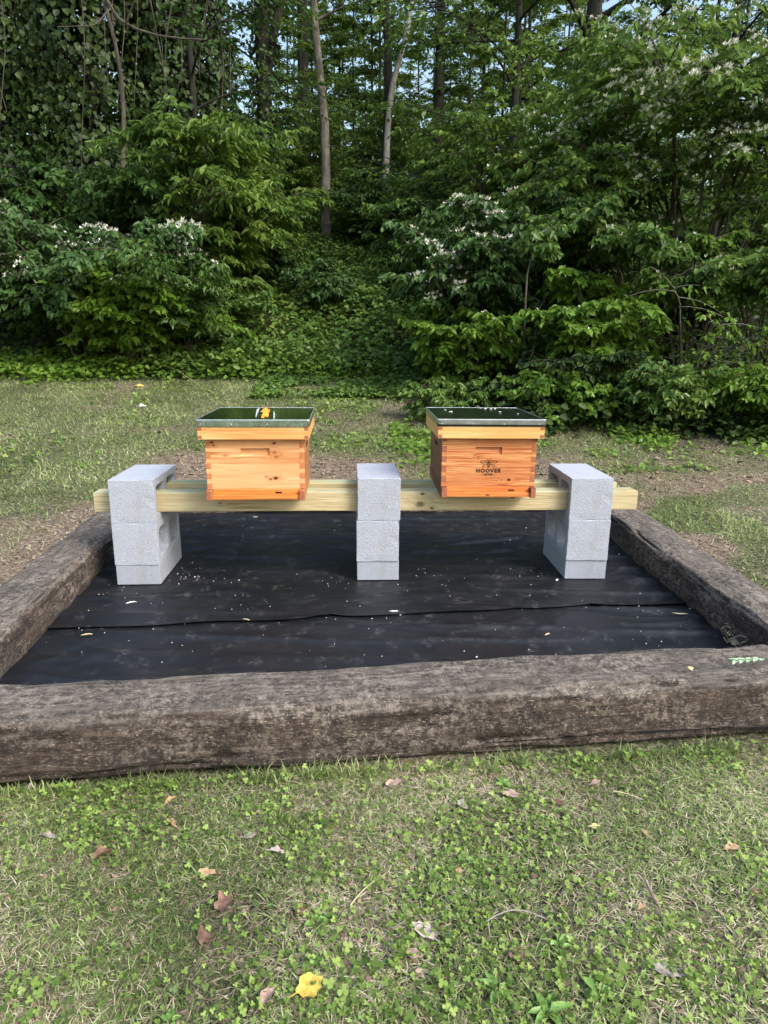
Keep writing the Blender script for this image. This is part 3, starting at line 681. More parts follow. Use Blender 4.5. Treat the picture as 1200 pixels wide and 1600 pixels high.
def clover(name, rng, x, y, sz, label, hgt=(.006, .02), mat=None):
    n = len(x); h = rng.uniform(hgt[0], hgt[1], n); base = np.stack([x, y, hz(x, y) + h], 1); tilt = rng.normal(0, .5, (n, 2))
    up = norm(np.stack([tilt[:, 0], tilt[:, 1] - .12, np.ones(n)], 1)); th = rng.uniform(0, 2 * np.pi, n); s = rng.uniform(sz[0], sz[1], n)
    PP, DD, NN, LL = [], [], [], []
    for k in range(3):
        a = th + k * 2.094 + rng.normal(0, .15, n); d = np.stack([np.cos(a), np.sin(a), rng.normal(0, .15, n)], 1); d = norm(d - up * np.sum(d * up, 1, keepdims=True))
        PP.append(base); DD.append(d); NN.append(up); LL.append(s)
    P_ = np.concatenate(PP); D_ = np.concatenate(DD); N_ = np.concatenate(NN); L_ = np.concatenate(LL)
    D_ = norm(D_); S_ = norm(np.cross(D_, N_)); Lc = L_[:, None]
    pts = [(0, .08), (.35, .42), (.8, .46), (.98, .22), (.98, -.22), (.8, -.46), (.35, -.42), (0, -.08)]
    V = np.stack([P_ + D_ * Lc * a + S_ * Lc * b - N_ * Lc * .12 * (abs(b) < .1) for a, b in pts], 1).reshape(-1, 3)
    F8 = np.arange(len(P_) * 8).reshape(-1, 8); rn = np.tile(rng.random(n), 3)
    o = link(name, fast(name, V, F8, mat or CLOV, np.repeat(rn, 8))); tag(o, label, None, None, 'stuff')
dc = lambda x, y: near_ok(x, y) * (.18 + .82 * (1 if False else 1) * sst(.44, .70, fbm(x * 5.1 + 3, y * 5.1, 63, 3))) 
x, y = scatter(rng, 40000, -1.7, 1.7, -2.35, -1.30, dc); clover('clover', rng, x, y, (.0028, .0072), 'small round clover leaves spread through the front lawn')
x, y = scatter(rng, 1500, -1.7, 1.7, -2.35, -1.9, lambda x, y: near_ok(x, y) * sst(.45, .65, fbm(x * 4 + 3, y * 4, 163, 3))); clover('clover', rng, x, y, (.006, .011), 'larger clover leaves near the bottom of the front lawn', (.012, .028))
def litter(name, rng, x, y, sz, label, mat=None, asp=(.25, .8), lift=.012):
    n = len(x); th = rng.uniform(0, 2 * np.pi, n); P = np.stack([x, y, hz(x, y) + rng.uniform(.0, lift, n)], 1)
    D = norm(np.stack([np.cos(th), np.sin(th), rng.normal(0, .22, n)], 1)); N = norm(np.stack([rng.normal(0, .45, n), rng.normal(0, .45, n), np.ones(n)], 1))
    L = rng.uniform(sz[0], sz[1], n) ** 1.0; me = leaf_mesh(name, P, D, N, L, L * rng.uniform(asp[0], asp[1], n), mat or LIT, rng, -.12, .12)
    o = link(name, me); tag(o, label, None, None, 'stuff')
x, y = scatter(rng, 9000, -1.7, 1.7, -2.35, -1.30, lambda x, y: near_ok(x, y) * (.25 + .75 * sst(.46, .62, fbm(x * 3.7 + 9, y * 3.7, 62, 3)))); litter('leaf_litter', rng, x, y, (.005, .018), 'brown scraps of dead leaf caught in the front lawn', lift=.010)
side_ok = lambda x, y: (np.abs(x) > 1.62) & (y < -1.22) 
x, y = scatter(rng, 90000, -3.2, 3.2, -2.6, -1.2, lambda x, y: side_ok(x, y) * (.4 + .6 * sst(.4, .6, fbm(x * 4.3, y * 4.3, 61, 3)))); blades('grass', rng, x, y, (.018, .05), .0032, GRASS, (.1, 1.1), label='lawn continuing past both ends of the front tie')
x, y = scatter(rng, 40000, -3.2, 3.2, -2.6, -1.2, side_ok); blades('dry_grass', rng, x, y, (.02, .05), .0026, DRY, (.0, .28), .002, 'dead grass past both ends of the front tie')
x, y = scatter(rng, 12000, -3.2, 3.2, -2.6, -1.2, side_ok); clover('clover', rng, x, y, (.004, .009), 'clover past both ends of the front tie')
# tufts against the foot of the front tie
tl = rng.uniform(-1.6, 1.35, 3600); ty = -1.372 + .058 * (tl + .14) - np.abs(rng.normal(0, .016, 3600)); k = rng.random(3600) < .12 + .88 * sst(.42, .6, fbm(tl * 6, tl * 0, 64, 3))
blades('grass', rng, tl[k], ty[k], (.025, .060), .0028, GRASS, (.8, 2.6), label='longer grass tufts along the foot of the front tie')
x = rng.uniform(-1.5, 1.3, 260); clover('clover', rng, x, -1.378 + .058 * (x + .14) - np.abs(rng.normal(0, .02, 260)), (.005, .009), 'clover leaves along the foot of the front tie', (.012, .035))

# ------------------------------------------------------------------ rear and side lawn
tie_clear = lambda x, y: ~((x > -1.46) & (x < 1.66) & (y > -1.40) & (y < 1.5))
dl = lambda x, y: tie_clear(x, y) * (y > -1.25) * np.clip(1.04 - bare(x, y), 0, 1) * (1 - .6 * forest(x, y)) * (.55 + .45 * sst(.38, .54, fbm(x * 2.2, y * 3.0, 65, 3)))
x, y = scatter(rng, 215000, -4.3, 2.2, .2, 5.0, dl); blades('grass', rng, x, y, (.025, .075), .0045, GRASS, (.1, 1.2), label='mown grass slope behind the ties up to the bushes')
x, y = scatter(rng, 30000, -3.0, -1.45, -1.3, .6, dl); blades('grass', rng, x, y, (.02, .05), .003, GRASS, (.15, 1.0), label='grass beside the left tie')
x, y = scatter(rng, 90000, 1.6, 4.6, -1.3, 3.6, dl); blades('grass', rng, x, y, (.02, .06), .0038, GRASS, (.1, .8), label='thin grass patches beside the right tie')
ds = lambda x, y: tie_clear(x, y) * (y > -1.25) * (.3 + .7 * bare(x, y)) * (1 - .5 * forest(x, y))
x, y = scatter(rng, 80000, -4.3, 4.3, -.6, 5.0, ds); blades('dry_grass', rng, x, y, (.025, .07), .0034, DRY, (.0, .25), .003, label='straw and dead stalks on the rear lawn')
db = lambda x, y: tie_clear(x, y) * (y > -1.25) * bare(x, y)
x, y = scatter(rng, 60000, -3.2, 4.0, -1.2, 3.0, db); litter('wood_chips', rng, x, y, (.007, .026), 'brown bark chips and leaf scraps around the ties', lift=.016)
x, y = scatter(rng, 9000, -4.3, 4.0, 1.3, 5.2, lambda x, y: tie_clear(x, y) * (.12 + .6 * bare(x, y))); litter('leaf_litter', rng, x, y, (.02, .055), 'dead leaves scattered over the rear slope', lift=.014)
x, y = scatter(rng, 34000, -4.3, 3.2, 1.5, 5.2, lambda x, y: (1 - bare(x, y)) * sst(.45, .6, fbm(x * 2.1 + 3, y * 2.1, 66, 3)) * (.25 + .75 * sst(-.8, .4, x))); clover('clover', rng, x, y, (.010, .022), 'low broad weeds in the rear lawn', (.005, .03))

# ------------------------------------------------------------------ vegetation generators
def bez(p0, p1, p2, t):
    t = t[:, None]; return (1 - t) ** 2 * p0 + 2 * t * (1 - t) * p1 + t * t * p2
def twig_leaves(rng, st, dr, ln, k, L, W, hang=.5, up=.5):
    """opposite leaf pairs along m twigs; returns P,D,N,L,W"""
    m = len(st); t = (np.arange(k) + .6) / k
    pos = st[:, None, :] + dr[:, None, :] * (ln[:, None] * t[None, :])[:, :, None]; pos[:, :, 2] -= .28 * ln[:, None] * t[None, :] ** 2
    side = norm(np.cross(dr, [0, 0, 1.])); out = []
    for s in (-1, 1):
        d = dr[:, None, :] * .75 + s * side[:, None, :] * .75 + rng.normal(0, .22, (m, k, 3)); d[:, :, 2] -= hang
        n_ = np.array([0, 0, 1.]) + rng.normal(0, up, (m, k, 3))
        out.append((pos + rng.normal(0, .008, (m, k, 3)), d, n_))
    # one at the tip
    P = np.concatenate([o[0].reshape(-1, 3) for o in out]); D = np.concatenate([o[1].reshape(-1, 3) for o in out]); N = np.concatenate([o[2].reshape(-1, 3) for o in out])
    Ls = rng.uniform(L * .45, L * 1.25, len(P)) * np.tile(np.tile(1.1 - .45 * t, m), 2)
    return P, norm(D), N, Ls, Ls * rng.uniform(W * .85, W * 1.15, len(P))
def make_shrub(rng, H, Rr, nst, nbr, ntw, k, L, W=.5, t0=.25, lean=(0, 0), blen=.5, arch=.3):
    paths = []; tw = []; tops = []
    for s in range(nst):
        a = rng.uniform(0, 2 * np.pi); r = Rr * math.sqrt(rng.uniform(.05, 1)); h = H * rng.uniform(.55, 1.0) * (1 - .35 * (r / Rr) ** 2)
        p0 = np.array([math.cos(a), math.sin(a), 0]) * Rr * .12 * rng.random(); p2 = np.array([math.cos(a) * r + lean[0], math.sin(a) * r + lean[1], h])
        p1 = np.array([p2[0] * .35, p2[1] * .35, h * (.75 + arch)]) + rng.normal(0, .06, 3) * H * .5
        t = np.linspace(0, 1, 9); pts = bez(p0, p1, p2, t) + rng.normal(0, .006 * H, (9, 3)); pts[0] = p0 - [0, 0, .06]
        paths.append((pts, np.linspace(.011, .003, 9) * (H / 1.6) ** .7))
        tb = np.sort(rng.uniform(t0, 1.0, nbr)); pb = bez(p0, p1, p2, tb)
        for q, (tt, b0) in enumerate(zip(tb, pb)):
            ba = rng.uniform(0, 2 * np.pi) if rng.random() < .5 else a + rng.normal(0, .9)
            bl = Rr * blen * rng.uniform(.5, 1.1); bd = np.array([math.cos(ba), math.sin(ba), rng.uniform(-.30, .62)])
            b2 = b0 + bd * bl - np.array([0, 0, .10 * bl]); b1 = b0 + bd * bl * .5 + np.array([0, 0, .10 * bl])
            bp = bez(b0, b1, b2, np.linspace(0, 1, 5)); paths.append((bp, np.linspace(.005, .0018, 5) * (H / 1.6) ** .5))
            u = np.linspace(.2, 1, ntw); sp = bez(b0, b1, b2, u); sg = np.where(np.arange(ntw) % 2 == 0, 1, -1)
            ta = ba + sg * rng.uniform(.5, 1.0, ntw) * (u < .97); td = np.stack([np.cos(ta), np.sin(ta), rng.uniform(-.40, .40, ntw)], 1)
            tw.append((sp, td, bl * .5 * rng.uniform(.6, 1.1, ntw) * (1.1 - .4 * u)))
    st = np.concatenate([t_[0] for t_ in tw]); dr = norm(np.concatenate([t_[1] for t_ in tw])); ln = np.concatenate([t_[2] for t_ in tw])
    return paths, (st, dr, ln), twig_leaves(rng, st, dr, ln, k, L, W)
def star_flowers(rng, P, size, name='blossom'):
    n = len(P); PP, DD, NN = [], [], []
    for j in range(5):
        a = j * 1.2566 + rng.random(n); d = np.stack([np.cos(a) * .8, np.sin(a) * .8, rng.uniform(.1, 1.0, n)], 1); PP.append(P); DD.append(d); NN.append(np.stack([-np.cos(a), -np.sin(a), np.ones(n)], 1))
    return leaf_mesh(name, np.concatenate(PP), np.concatenate(DD), np.concatenate(NN), rng.uniform(size * .7, size * 1.2, n * 5), size * .36, PETAL, rng, .1, -.1)
LEAFMESH = {}
def single_leaf(matname, asp, v):
    key = (matname, round(asp, 2), v)
    if key not in LEAFMESH:
        P = np.zeros((1, 3)); V, F_ = leaf_verts(P, np.array([[1., 0, 0]]), np.array([[0, 0, 1.]]), 1.0, asp)
        LEAFMESH[key] = fast('leaf', V, F_, LEAF[matname], np.full(6, (v + .5) / 6))
    return LEAFMESH[key]
CAMP = np.array([-.027, -2.885, 1.06])
def shrub(name, x, y, H, Rr, label, cat='shrub', group=None, seed=1, mat='honey', nst=12, nbr=14, ntw=7, k=5, L=.06, W=.5, flowers=0, ftop=.6, fsize=.022, single=0, t0=.22, lean=(0, 0), blen=.5, stemmat='twig', arch=.3, cull=0):
    rng = np.random.default_rng(seed); z = float(hz(x, y)); flowers = int(flowers * 1.8); fsize = fsize * 1.45; h = empty(name, (x, y, z), label, cat, group)
    paths, (st, dr, ln), (P, D, N, Ls, Ws) = make_shrub(rng, H, Rr, nst, nbr, ntw, k, L, W, t0, lean, blen, arch)
    gz = hz(P[:, 0] + x, P[:, 1] + y) - z; kp = P[:, 2] > gz + .03
    if cull: kp &= (P[:, 1] < cull)
    P, D, N, Ls, Ws = P[kp], D[kp], N[kp], Ls[kp], Ws[kp]
    link('stems', tubes_mesh('stems', paths, BARK[stemmat], 5), h)
    cl = fbm(P[:, 0] * 2.2, P[:, 2] * 2.2 + P[:, 1], seed, 2)
    rn = np.clip(rng.random(len(P)) * .65 + (cl - .3) * .9, 0, 1)
    if flowers:
        sc_ = P[:, 2] / H + rng.random(len(P)) * .5 - .35 * P[:, 1] / Rr; c_ = np.argsort(-sc_)[: int(len(P) * ftop)]
        cl2 = fbm(P[c_, 0] * 3, P[c_, 2] * 3 + 5, seed + 3, 2); c_ = c_[cl2 > .5]
        pick = rng.choice(c_, min(flowers, len(c_)), replace=False)
        o = link('blossoms', star_flowers(rng, P[pick] + [0, 0, .015], fsize, 'blossoms'), h); o['kind'] = 'stuff'
    if single:
        dist = np.linalg.norm(P + np.array([x, y, z]) - CAMP, axis=1); vis = -P[:, 1] * 1.2 + P[:, 2] * .25 + rng.random(len(P)) * .3
        sel = np.argsort(-(vis + 25 * Ls))[:single]; rest = np.ones(len(P), bool); rest[sel] = False
        Dn = norm(D[sel]); S = norm(np.cross(Dn, N[sel])); Nn = np.cross(S, Dn)
        for q, i in enumerate(sel):
            o = bpy.data.objects.new('leaf', single_leaf(mat, W, int(np.clip(rn[i], 0, .99) * 6))); C.objects.link(o); o.parent = h
            l_ = float(Ls[i]); m_ = Matrix(((Dn[q][0] * l_, -S[q][0] * l_, Nn[q][0] * l_, P[i][0]), (Dn[q][1] * l_, -S[q][1] * l_, Nn[q][1] * l_, P[i][1]), (Dn[q][2] * l_, -S[q][2] * l_, Nn[q][2] * l_, P[i][2]), (0, 0, 0, 1)))
            o.matrix_local = m_
        P, D, N, Ls, Ws, rn = P[rest], D[rest], N[rest], Ls[rest], Ws[rest], rn[rest]
    o = link('foliage', leaf_mesh('foliage', P, D, N, Ls, Ws, LEAF[mat], rng, .12, .15, rn), h); o['kind'] = 'stuff'
    return h

# ---- bushes at the wood's edge (left bank)
shrub('honeysuckle_bush', -3.15, 5.3, 2.15, 1.45, 'left flowering bush, its top thick with small white blossoms', seed=11, nst=17, nbr=13, ntw=7, k=5, L=.10, flowers=760, ftop=.30, fsize=.028, mat='cool', single=150, W=.55)
shrub('honeysuckle_bush', -1.85, 5.2, 1.55, 1.05, 'green bush with layered sprays right of the white flowering left bush', seed=12, nst=14, nbr=12, ntw=7, k=5, L=.10, flowers=30, fsize=.022, mat='honey', single=150, W=.42)
shrub('elder_bush', -2.45, 4.95, 1.30, .85, 'yellow green bush low in front of the two left bushes', seed=13, nst=14, nbr=12, ntw=6, k=4, L=0.11, mat='bright', flowers=8, W=.62)
shrub('sapling', -2.0, 5.9, 2.9, 1.05, 'tall thin sapling with flat leaf fans rising behind the left bushes', seed=14, nst=7, nbr=18, ntw=7, k=4, L=0.13, mat='far', blen=.55, W=.36)
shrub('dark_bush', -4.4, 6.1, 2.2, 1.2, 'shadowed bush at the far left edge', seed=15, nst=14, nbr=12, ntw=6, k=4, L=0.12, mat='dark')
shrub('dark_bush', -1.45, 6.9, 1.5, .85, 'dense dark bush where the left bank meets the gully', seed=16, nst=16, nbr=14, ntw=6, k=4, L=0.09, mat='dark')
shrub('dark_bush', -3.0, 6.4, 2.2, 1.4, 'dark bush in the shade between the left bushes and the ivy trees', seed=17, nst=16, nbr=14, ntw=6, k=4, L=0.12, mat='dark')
shrub('pale_bush', -1.75, 8.3, 2.7, 1.0, 'light green bush beyond the left bushes, left of the slim pale trunk', seed=18, nst=16, nbr=16, ntw=7, k=4, L=0.11, mat='far', t0=.15)
# ---- bushes on the right bank
shrub('honeysuckle_bush', 1.28, 4.2, 2.0, .80, 'bush right of the gully with pale blossoms along its top sprays', seed=21, nst=13, nbr=12, ntw=7, k=5, L=.10, flowers=200, ftop=.2, fsize=.03, mat='cool', single=200, W=.5)
shrub('honeysuckle_bush', 1.12, 3.65, 1.05, .52, 'low yellow green bush leaning toward the gully behind the right hive', seed=22, nst=11, nbr=11, ntw=6, k=4, L=.095, mat='bright', flowers=14, single=200, lean=(-.1, -.1))
shrub('honeysuckle_bush', 2.2, 3.3, 1.45, .58, 'leafy bright green bush directly above the right block stack', seed=23, nst=12, nbr=13, ntw=7, k=5, L=.095, mat='bright', flowers=30, ftop=.6, fsize=.02, single=300, W=.6)
shrub('honeysuckle_bush', 2.9, 3.9, 2.15, .95, 'tall bush over the dark hollow on the right bank', seed=24, nst=10, nbr=12, ntw=7, k=5, L=.105, mat='honey', flowers=60, ftop=.5, single=300, t0=.66, W=.52)
shrub('honeysuckle_bush', 3.75, 3.2, 2.0, .75, 'bush at the right edge with cream blossom on drooping tips', seed=25, nst=8, nbr=12, ntw=6, k=5, L=.10, mat='far', flowers=70, ftop=.5, single=200, t0=.62)
shrub('honeysuckle_tree', 3.9, 4.9, 4.1, 1.9, 'tall flowering honeysuckle over the right bank, sprinkled with white blossoms', cat='tree', seed=26, nst=20, nbr=18, ntw=7, k=5, L=.10, mat='far', flowers=1800, ftop=.7, fsize=.034, t0=.58)
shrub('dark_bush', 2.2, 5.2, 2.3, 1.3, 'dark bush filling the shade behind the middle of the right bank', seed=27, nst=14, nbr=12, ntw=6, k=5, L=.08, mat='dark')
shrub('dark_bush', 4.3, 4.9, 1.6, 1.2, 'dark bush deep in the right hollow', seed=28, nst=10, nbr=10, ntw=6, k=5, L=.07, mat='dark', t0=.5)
shrub('pale_bush', -1.4, 8.0, 1.1, .6, 'small light green bush on the left slope of the gully', seed=61, nst=12, nbr=12, ntw=6, k=4, L=.09, mat='far', t0=.15)
shrub('pale_bush', -1.0, 10.9, 2.6, 1.1, 'bushy growth just behind the slim pale trunk', seed=62, nst=14, nbr=14, ntw=6, k=4, L=.10, mat='far', t0=.15)
shrub('pale_bush', .5, 9.6, 1.4, .7, 'green bush right of the slim pale trunk', seed=63, nst=12, nbr=12, ntw=6, k=4, L=.09, mat='honey', t0=.15)
shrub('pale_bush', .9, 7.0, 1.5, .75, 'bush on the right slope of the gully', seed=64, nst=12, nbr=12, ntw=6, k=4, L=.09, mat='honey', t0=.15)
shrub('low_bush', -.55, 6.6, .7, .5, 'low leafy clump in the floor of the gully', seed=65, nst=10, nbr=9, ntw=5, k=4, L=.075, mat='cool')
shrub('pale_bush', .5, 12.2, 2.6, 1.2, 'bushy growth below the bent pale stem', seed=66, nst=14, nbr=14, ntw=6, k=4, L=.10, mat='far', t0=.15)
shrub('pale_bush', 2.1, 7.2, 3.3, 1.4, 'broad mid green bush behind the right bank', seed=29, nst=18, nbr=16, ntw=7, k=4, L=0.11, mat='far', t0=.15)
shrub('bare_shrub', 3.0, 3.1, 1.35, .8, 'tangled bare pale stems in the dark hollow of the right bank', seed=41, nst=9, nbr=7, ntw=3, k=2, L=.06, mat='bright', t0=.2, stemmat='pale', blen=.45)
shrub('slender_sapling', 1.62, 3.5, 1.9, .35, 'slender pale stemmed sapling between the two flowering bushes of the right bank', seed=42, nst=2, nbr=6, ntw=5, k=4, L=.10, mat='honey', t0=.6, stemmat='pale', blen=.9)
shrub('low_bush', 1.9, 2.95, .62, .55, 'low dark leafed bush under the bright bush on the right', seed=43, nst=12, nbr=9, ntw=5, k=4, L=.075, mat='ivy')
shrub('low_bush', 2.7, 2.75, .6, .6, 'low green bush before the dark hollow of the right bank', seed=44, nst=12, nbr=9, ntw=5, k=4, L=.075, mat='honey')
shrub('low_bush', 3.6, 2.5, .6, .6, 'leafy low bush at the right edge of the photo', seed=45, nst=12, nbr=9, ntw=5, k=4, L=.085, mat='bright')
shrub('bramble', 3.1, 2.55, .55, .5, 'small yellow green bramble at the right foot of the bank', cat='plant', seed=30, nst=9, nbr=9, ntw=5, k=5, L=.05, mat='bright', single=100)
shrub('seedling', 1.75, 2.75, .5, .45, 'small broad leaved plant in front of the bright bush', cat='plant', seed=31, nst=9, nbr=8, ntw=5, k=4, L=.07, W=.62, mat='bright', single=100)
shrub('seedling', .75, 3.0, .38, .38, 'low leafy plant left of the right bank bushes', cat='plant', seed=32, nst=8, nbr=7, ntw=5, k=4, L=.06, W=.6, mat='honey')

# ---- ground cover beds
def bed(name, seed, n, x0, x1, y0, y1, hmax, L, mat, label, dens=None, W=.75):
    rng = np.random.default_rng(seed); x, y = scatter(rng, n, x0, x1, y0, y1, dens or (lambda x, y: 0 * x + 1))
    m = len(x); hh = hmax * (.2 + .8 * fbm(x * 1.8, y * 1.8, seed, 3)) * rng.uniform(.1, 1.2, m)
    P = np.stack([x, y, hz(x, y) + hh], 1); th = rng.uniform(0, 2 * np.pi, m); D = np.stack([np.cos(th), np.sin(th) - .25, rng.uniform(-.55, .1, m)], 1)
    N = np.stack([rng.normal(0, .4, m), rng.normal(-.35, .4, m), np.ones(m)], 1); Ls = rng.uniform(L * .55, L * 1.15, m)
    cl = fbm(x * 1.1, y * 1.1, seed + 1, 3)
    o = link(name, leaf_mesh(name, P, norm(D), norm(N), Ls, Ls * W, LEAF[mat], rng, .1, .12, np.clip(rng.random(m) * .7 + (cl - .35), 0, 1))); tag(o, label, None, None, 'stuff'); return o
bed('ground_cover', 51, 9000, -5.2, .6, 4.25, 5.4, .22, .065, 'bright', 'bright green low leaves along the foot of the left bushes', lambda x, y: sst(-.25, .1, y - 4.55 + .6 * (fbm(x * 1.5, y * 1.5, 5) - .5)) * (1 - .6 * sst(-.9, .2, x)))
bed('ground_cover', 58, 26000, -3, 3.5, 10.5, 17.5, .5, .12, 'far', 'leafy undergrowth on the crest beyond the gully')
bed('ground_cover', 52, 42000, -2.2, 1.9, 4.6, 11.5, .42, .075, 'honey', 'vines and low leaves carpeting the gully between the banks', lambda x, y: .5 + .5 * sst(.35, .55, fbm(x, y, 6)))
bed('ground_cover', 53, 13000, -1.0, 1.2, 3.7, 5.4, .10, .055, 'honey', 'sparse creeping leaves at the mouth of the gully', lambda x, y: sst(.38, .6, fbm(x * 2, y * 2, 7)))
bed('ivy_bed', 54, 15000, .9, 5.2, 2.1, 4.2, .28, .065, 'ivy', 'glossy ivy and dark leaves under the right bank bushes', lambda x, y: sst(-.2, .25, y - 2.35 + .10 * (x - 1.5) + .7 * (fbm(x * 1.5, y * 1.5, 8) - .5)), .85)
bed('ground_cover', 55, 7500, .3, 4.8, 1.45, 3.0, .10, .050, 'bright', 'scattered light green weeds in front of the ivy', lambda x, y: sst(.38, .60, fbm(x * 2.2, y * 2.2, 9)) * sst(1.5, 2.3, y - .05 * (x - 1)))
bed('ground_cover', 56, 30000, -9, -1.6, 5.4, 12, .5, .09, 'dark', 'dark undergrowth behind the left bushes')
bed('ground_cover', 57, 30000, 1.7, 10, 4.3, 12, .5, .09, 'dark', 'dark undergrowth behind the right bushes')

# ---- trees
def trunk_path(rng, H, lean=(0, 0), wob=.15, n=14, pts=None):
    if pts is not None:
        return np.array(pts, float)
    t = np.linspace(0, 1, n); p = np.stack([lean[0] * t + wob * np.cumsum(rng.normal(0, .3, n)) / n ** .5 * t, lean[1] * t + wob * np.cumsum(rng.normal(0, .3, n)) / n ** .5 * t, H * t], 1); p[0, 2] = -.3
    return p
def sample(path, t):
    s = np.concatenate([[0], np.cumsum(np.linalg.norm(np.diff(path, axis=0), axis=1))]); s /= s[-1]
    return np.stack([np.interp(t, s, path[:, i]) for i in range(3)], -1)
def resample(path, n):
    p = sample(path, np.linspace(0, 1, n)); q = p.copy(); q[1:-1] = (p[:-2] + 2 * p[1:-1] + p[2:]) / 4; return q
def tree_meshes(rng, H, r, lean=(0, 0), cb=.35, CR=1.8, nl=14, nb=7, ntw=5, k=4, L=.12, mat='far', bk='dark', pts=None, bare_=0, wob=.15, zup=.5, extra=None):
    tp = trunk_path(rng, H, lean, wob, 14, pts); tp = resample(tp, 18)
    paths = [(tp, np.concatenate([[r * 1.5], np.linspace(r * 1.1, r * .35, 17)]))]
    for e in (extra or []): e2 = resample(np.array(e[0], float), 12); paths.append((e2, np.linspace(e[1], e[2], 12)))
    limbs = []; tw = []
    for i in range(nl):
        t = cb + (1 - cb) * (i + rng.random()) / nl; b0 = sample(tp, np.array([t]))[0]; a = i * 2.4 + rng.normal(0, .4)
        ll = CR * (1.05 - .55 * (t - cb) / (1 - cb)) * rng.uniform(.7, 1.1); b2 = b0 + np.array([math.cos(a) * ll, math.sin(a) * ll, ll * zup * rng.uniform(.3, 1.2)])
        b1 = (b0 + b2) / 2 + np.array([0, 0, .12 * ll]) + rng.normal(0, .08 * ll, 3); bp = bez(b0, b1, b2, np.linspace(0, 1, 7)); limbs.append((bp, np.linspace(r * .35, .006, 7)))
        for j in range(nb):
            u = rng.uniform(.3, 1); c0 = bez(b0, b1, b2, np.array([u]))[0]; ca = a + rng.normal(0, .9); cl = ll * .42 * rng.uniform(.5, 1.1)
            cd = np.array([math.cos(ca), math.sin(ca), rng.uniform(-.15, .45)]); uu = np.linspace(.15, 1, ntw); paths.append((np.stack([c0, c0 + cd * cl * .5 + [0, 0, .04], c0 + cd * cl]), [.009, .006, .003]))
            sg = np.where(np.arange(ntw) % 2 == 0, 1, -1); ta = ca + sg * rng.uniform(.4, 1.1, ntw)
            tw.append((c0 + cd * (cl * uu)[:, None], np.stack([np.cos(ta), np.sin(ta), rng.uniform(-.2, .15, ntw)], 1), cl * .55 * rng.uniform(.6, 1.2, ntw)))
    tm = tubes_mesh('trunk', paths + limbs, BARK[bk], 7)
    st = np.concatenate([q[0] for q in tw]); dr = norm(np.concatenate([q[1] for q in tw])); ln = np.concatenate([q[2] for q in tw])
    P, D, N, Ls, Ws = twig_leaves(rng, st, dr, ln, k, L, .52)
    if bare_: kp = rng.random(len(P)) > bare_; P, D, N, Ls, Ws = P[kp], D[kp], N[kp], Ls[kp], Ws[kp]
    cl = fbm(P[:, 0] * .9, P[:, 2] * .9 + P[:, 1], 5, 2); rn = np.clip(rng.random(len(P)) * .6 + (cl - .3) * .9, 0, 1)
    cm = leaf_mesh('crown', P, D, N, Ls, Ws, LEAF[mat], rng, .1, .12, rn) if L > .2 else diamond_mesh('crown', P, D, N, Ls, Ws * 1.1, LEAF[mat], rng, rn)
    return tm, cm
def tree_from(meshes, name, x, y, label, group=None, rz=0, s=1.0, dz=0):
    h = empty(name, (x, y, float(hz(x, y)) + dz), label, 'tree', group, rz); h.scale = (s, s, s)
    link('trunk', meshes[0], h); o = link('crown', meshes[1], h); o['kind'] = 'stuff'; return h
def rel(x, y, pts):
    z = float(hz(x, y)); return [(a - x, b - y, c - z) for a, b, c in pts]
rng = np.random.default_rng(77)
# the individually recognisable trees of the gully
bx, by = -.46, 10.0
tree_from(tree_meshes(rng, 9, .085, pts=rel(bx, by, [(-.45, 10, 2.3), (-.46, 10, 3.6), (-.44, 10, 4.8), (-.56, 10, 5.8), (-.63, 10, 6.8), (-.70, 10, 8.6), (-.8, 10, 11)]), cb=.45, CR=1.1, nl=18, nb=4, ntw=4, k=3, L=.08, bk='pale', bare_=.55), 'slender_tree', bx, by, 'slim pale barked tree rising from the middle of the gully')
bx, by = -1.40, 9.3
tree_from(tree_meshes(rng, 9, .15, pts=rel(bx, by, [(-1.45, 9.3, 1.8), (-1.43, 9.3, 4.0), (-1.41, 9.3, 5.3), (-1.41, 9.3, 5.9), (-1.35, 9.3, 6.8), (-1.30, 9.3, 10)]), cb=.8, CR=1.5, nl=8, nb=3, ntw=3, k=3, L=.08, extra=[(rel(bx, by, [(-1.38, 9.3, 5.3), (-1.28, 9.3, 5.8), (-1.10, 9.25, 6.4), (-.88, 9.2, 7.0), (-.6, 9, 8.6)]), .085, .04)]), 'forked_tree', bx, by, 'thick dark forked trunk against the sky left of the slim pale tree')
_iv = np.random.default_rng(303); _t = _iv.random(1500); _p = sample(np.array(rel(-1.40, 9.3, [(-1.45, 9.3, 1.8), (-1.43, 9.3, 4.0), (-1.41, 9.3, 5.3), (-1.41, 9.3, 5.9), (-1.35, 9.3, 6.8)]), float), _t); _a = _iv.uniform(0, 6.283, 1500)
_rad = np.stack([np.cos(_a), np.sin(_a), 0 * _a], 1); _P = _p + _rad * (.16 + .10 * _iv.random((1500, 1)))
_o = link('ivy', leaf_mesh('ivy', _P, norm(_rad * .3 + [0, 0, -1] + _iv.normal(0, .4, (1500, 3))), norm(_rad + [0, 0, .4] + _iv.normal(0, .25, (1500, 3))), _iv.uniform(.05, .09, 1500), .065, LEAF['ivy'], _iv), [q for q in C.objects if q.name.startswith('forked_tree')][0]); _o['kind'] = 'stuff'
bx, by = -1.0, 13.0
tree_from(tree_meshes(rng, 10, .13, cb=.5, CR=1.6, nl=12, nb=5, L=.10, mat='far'), 'dark_tree', bx, by, 'stout dark trunk low behind and left of the slim pale trunk')
bx, by = .66, 11.0
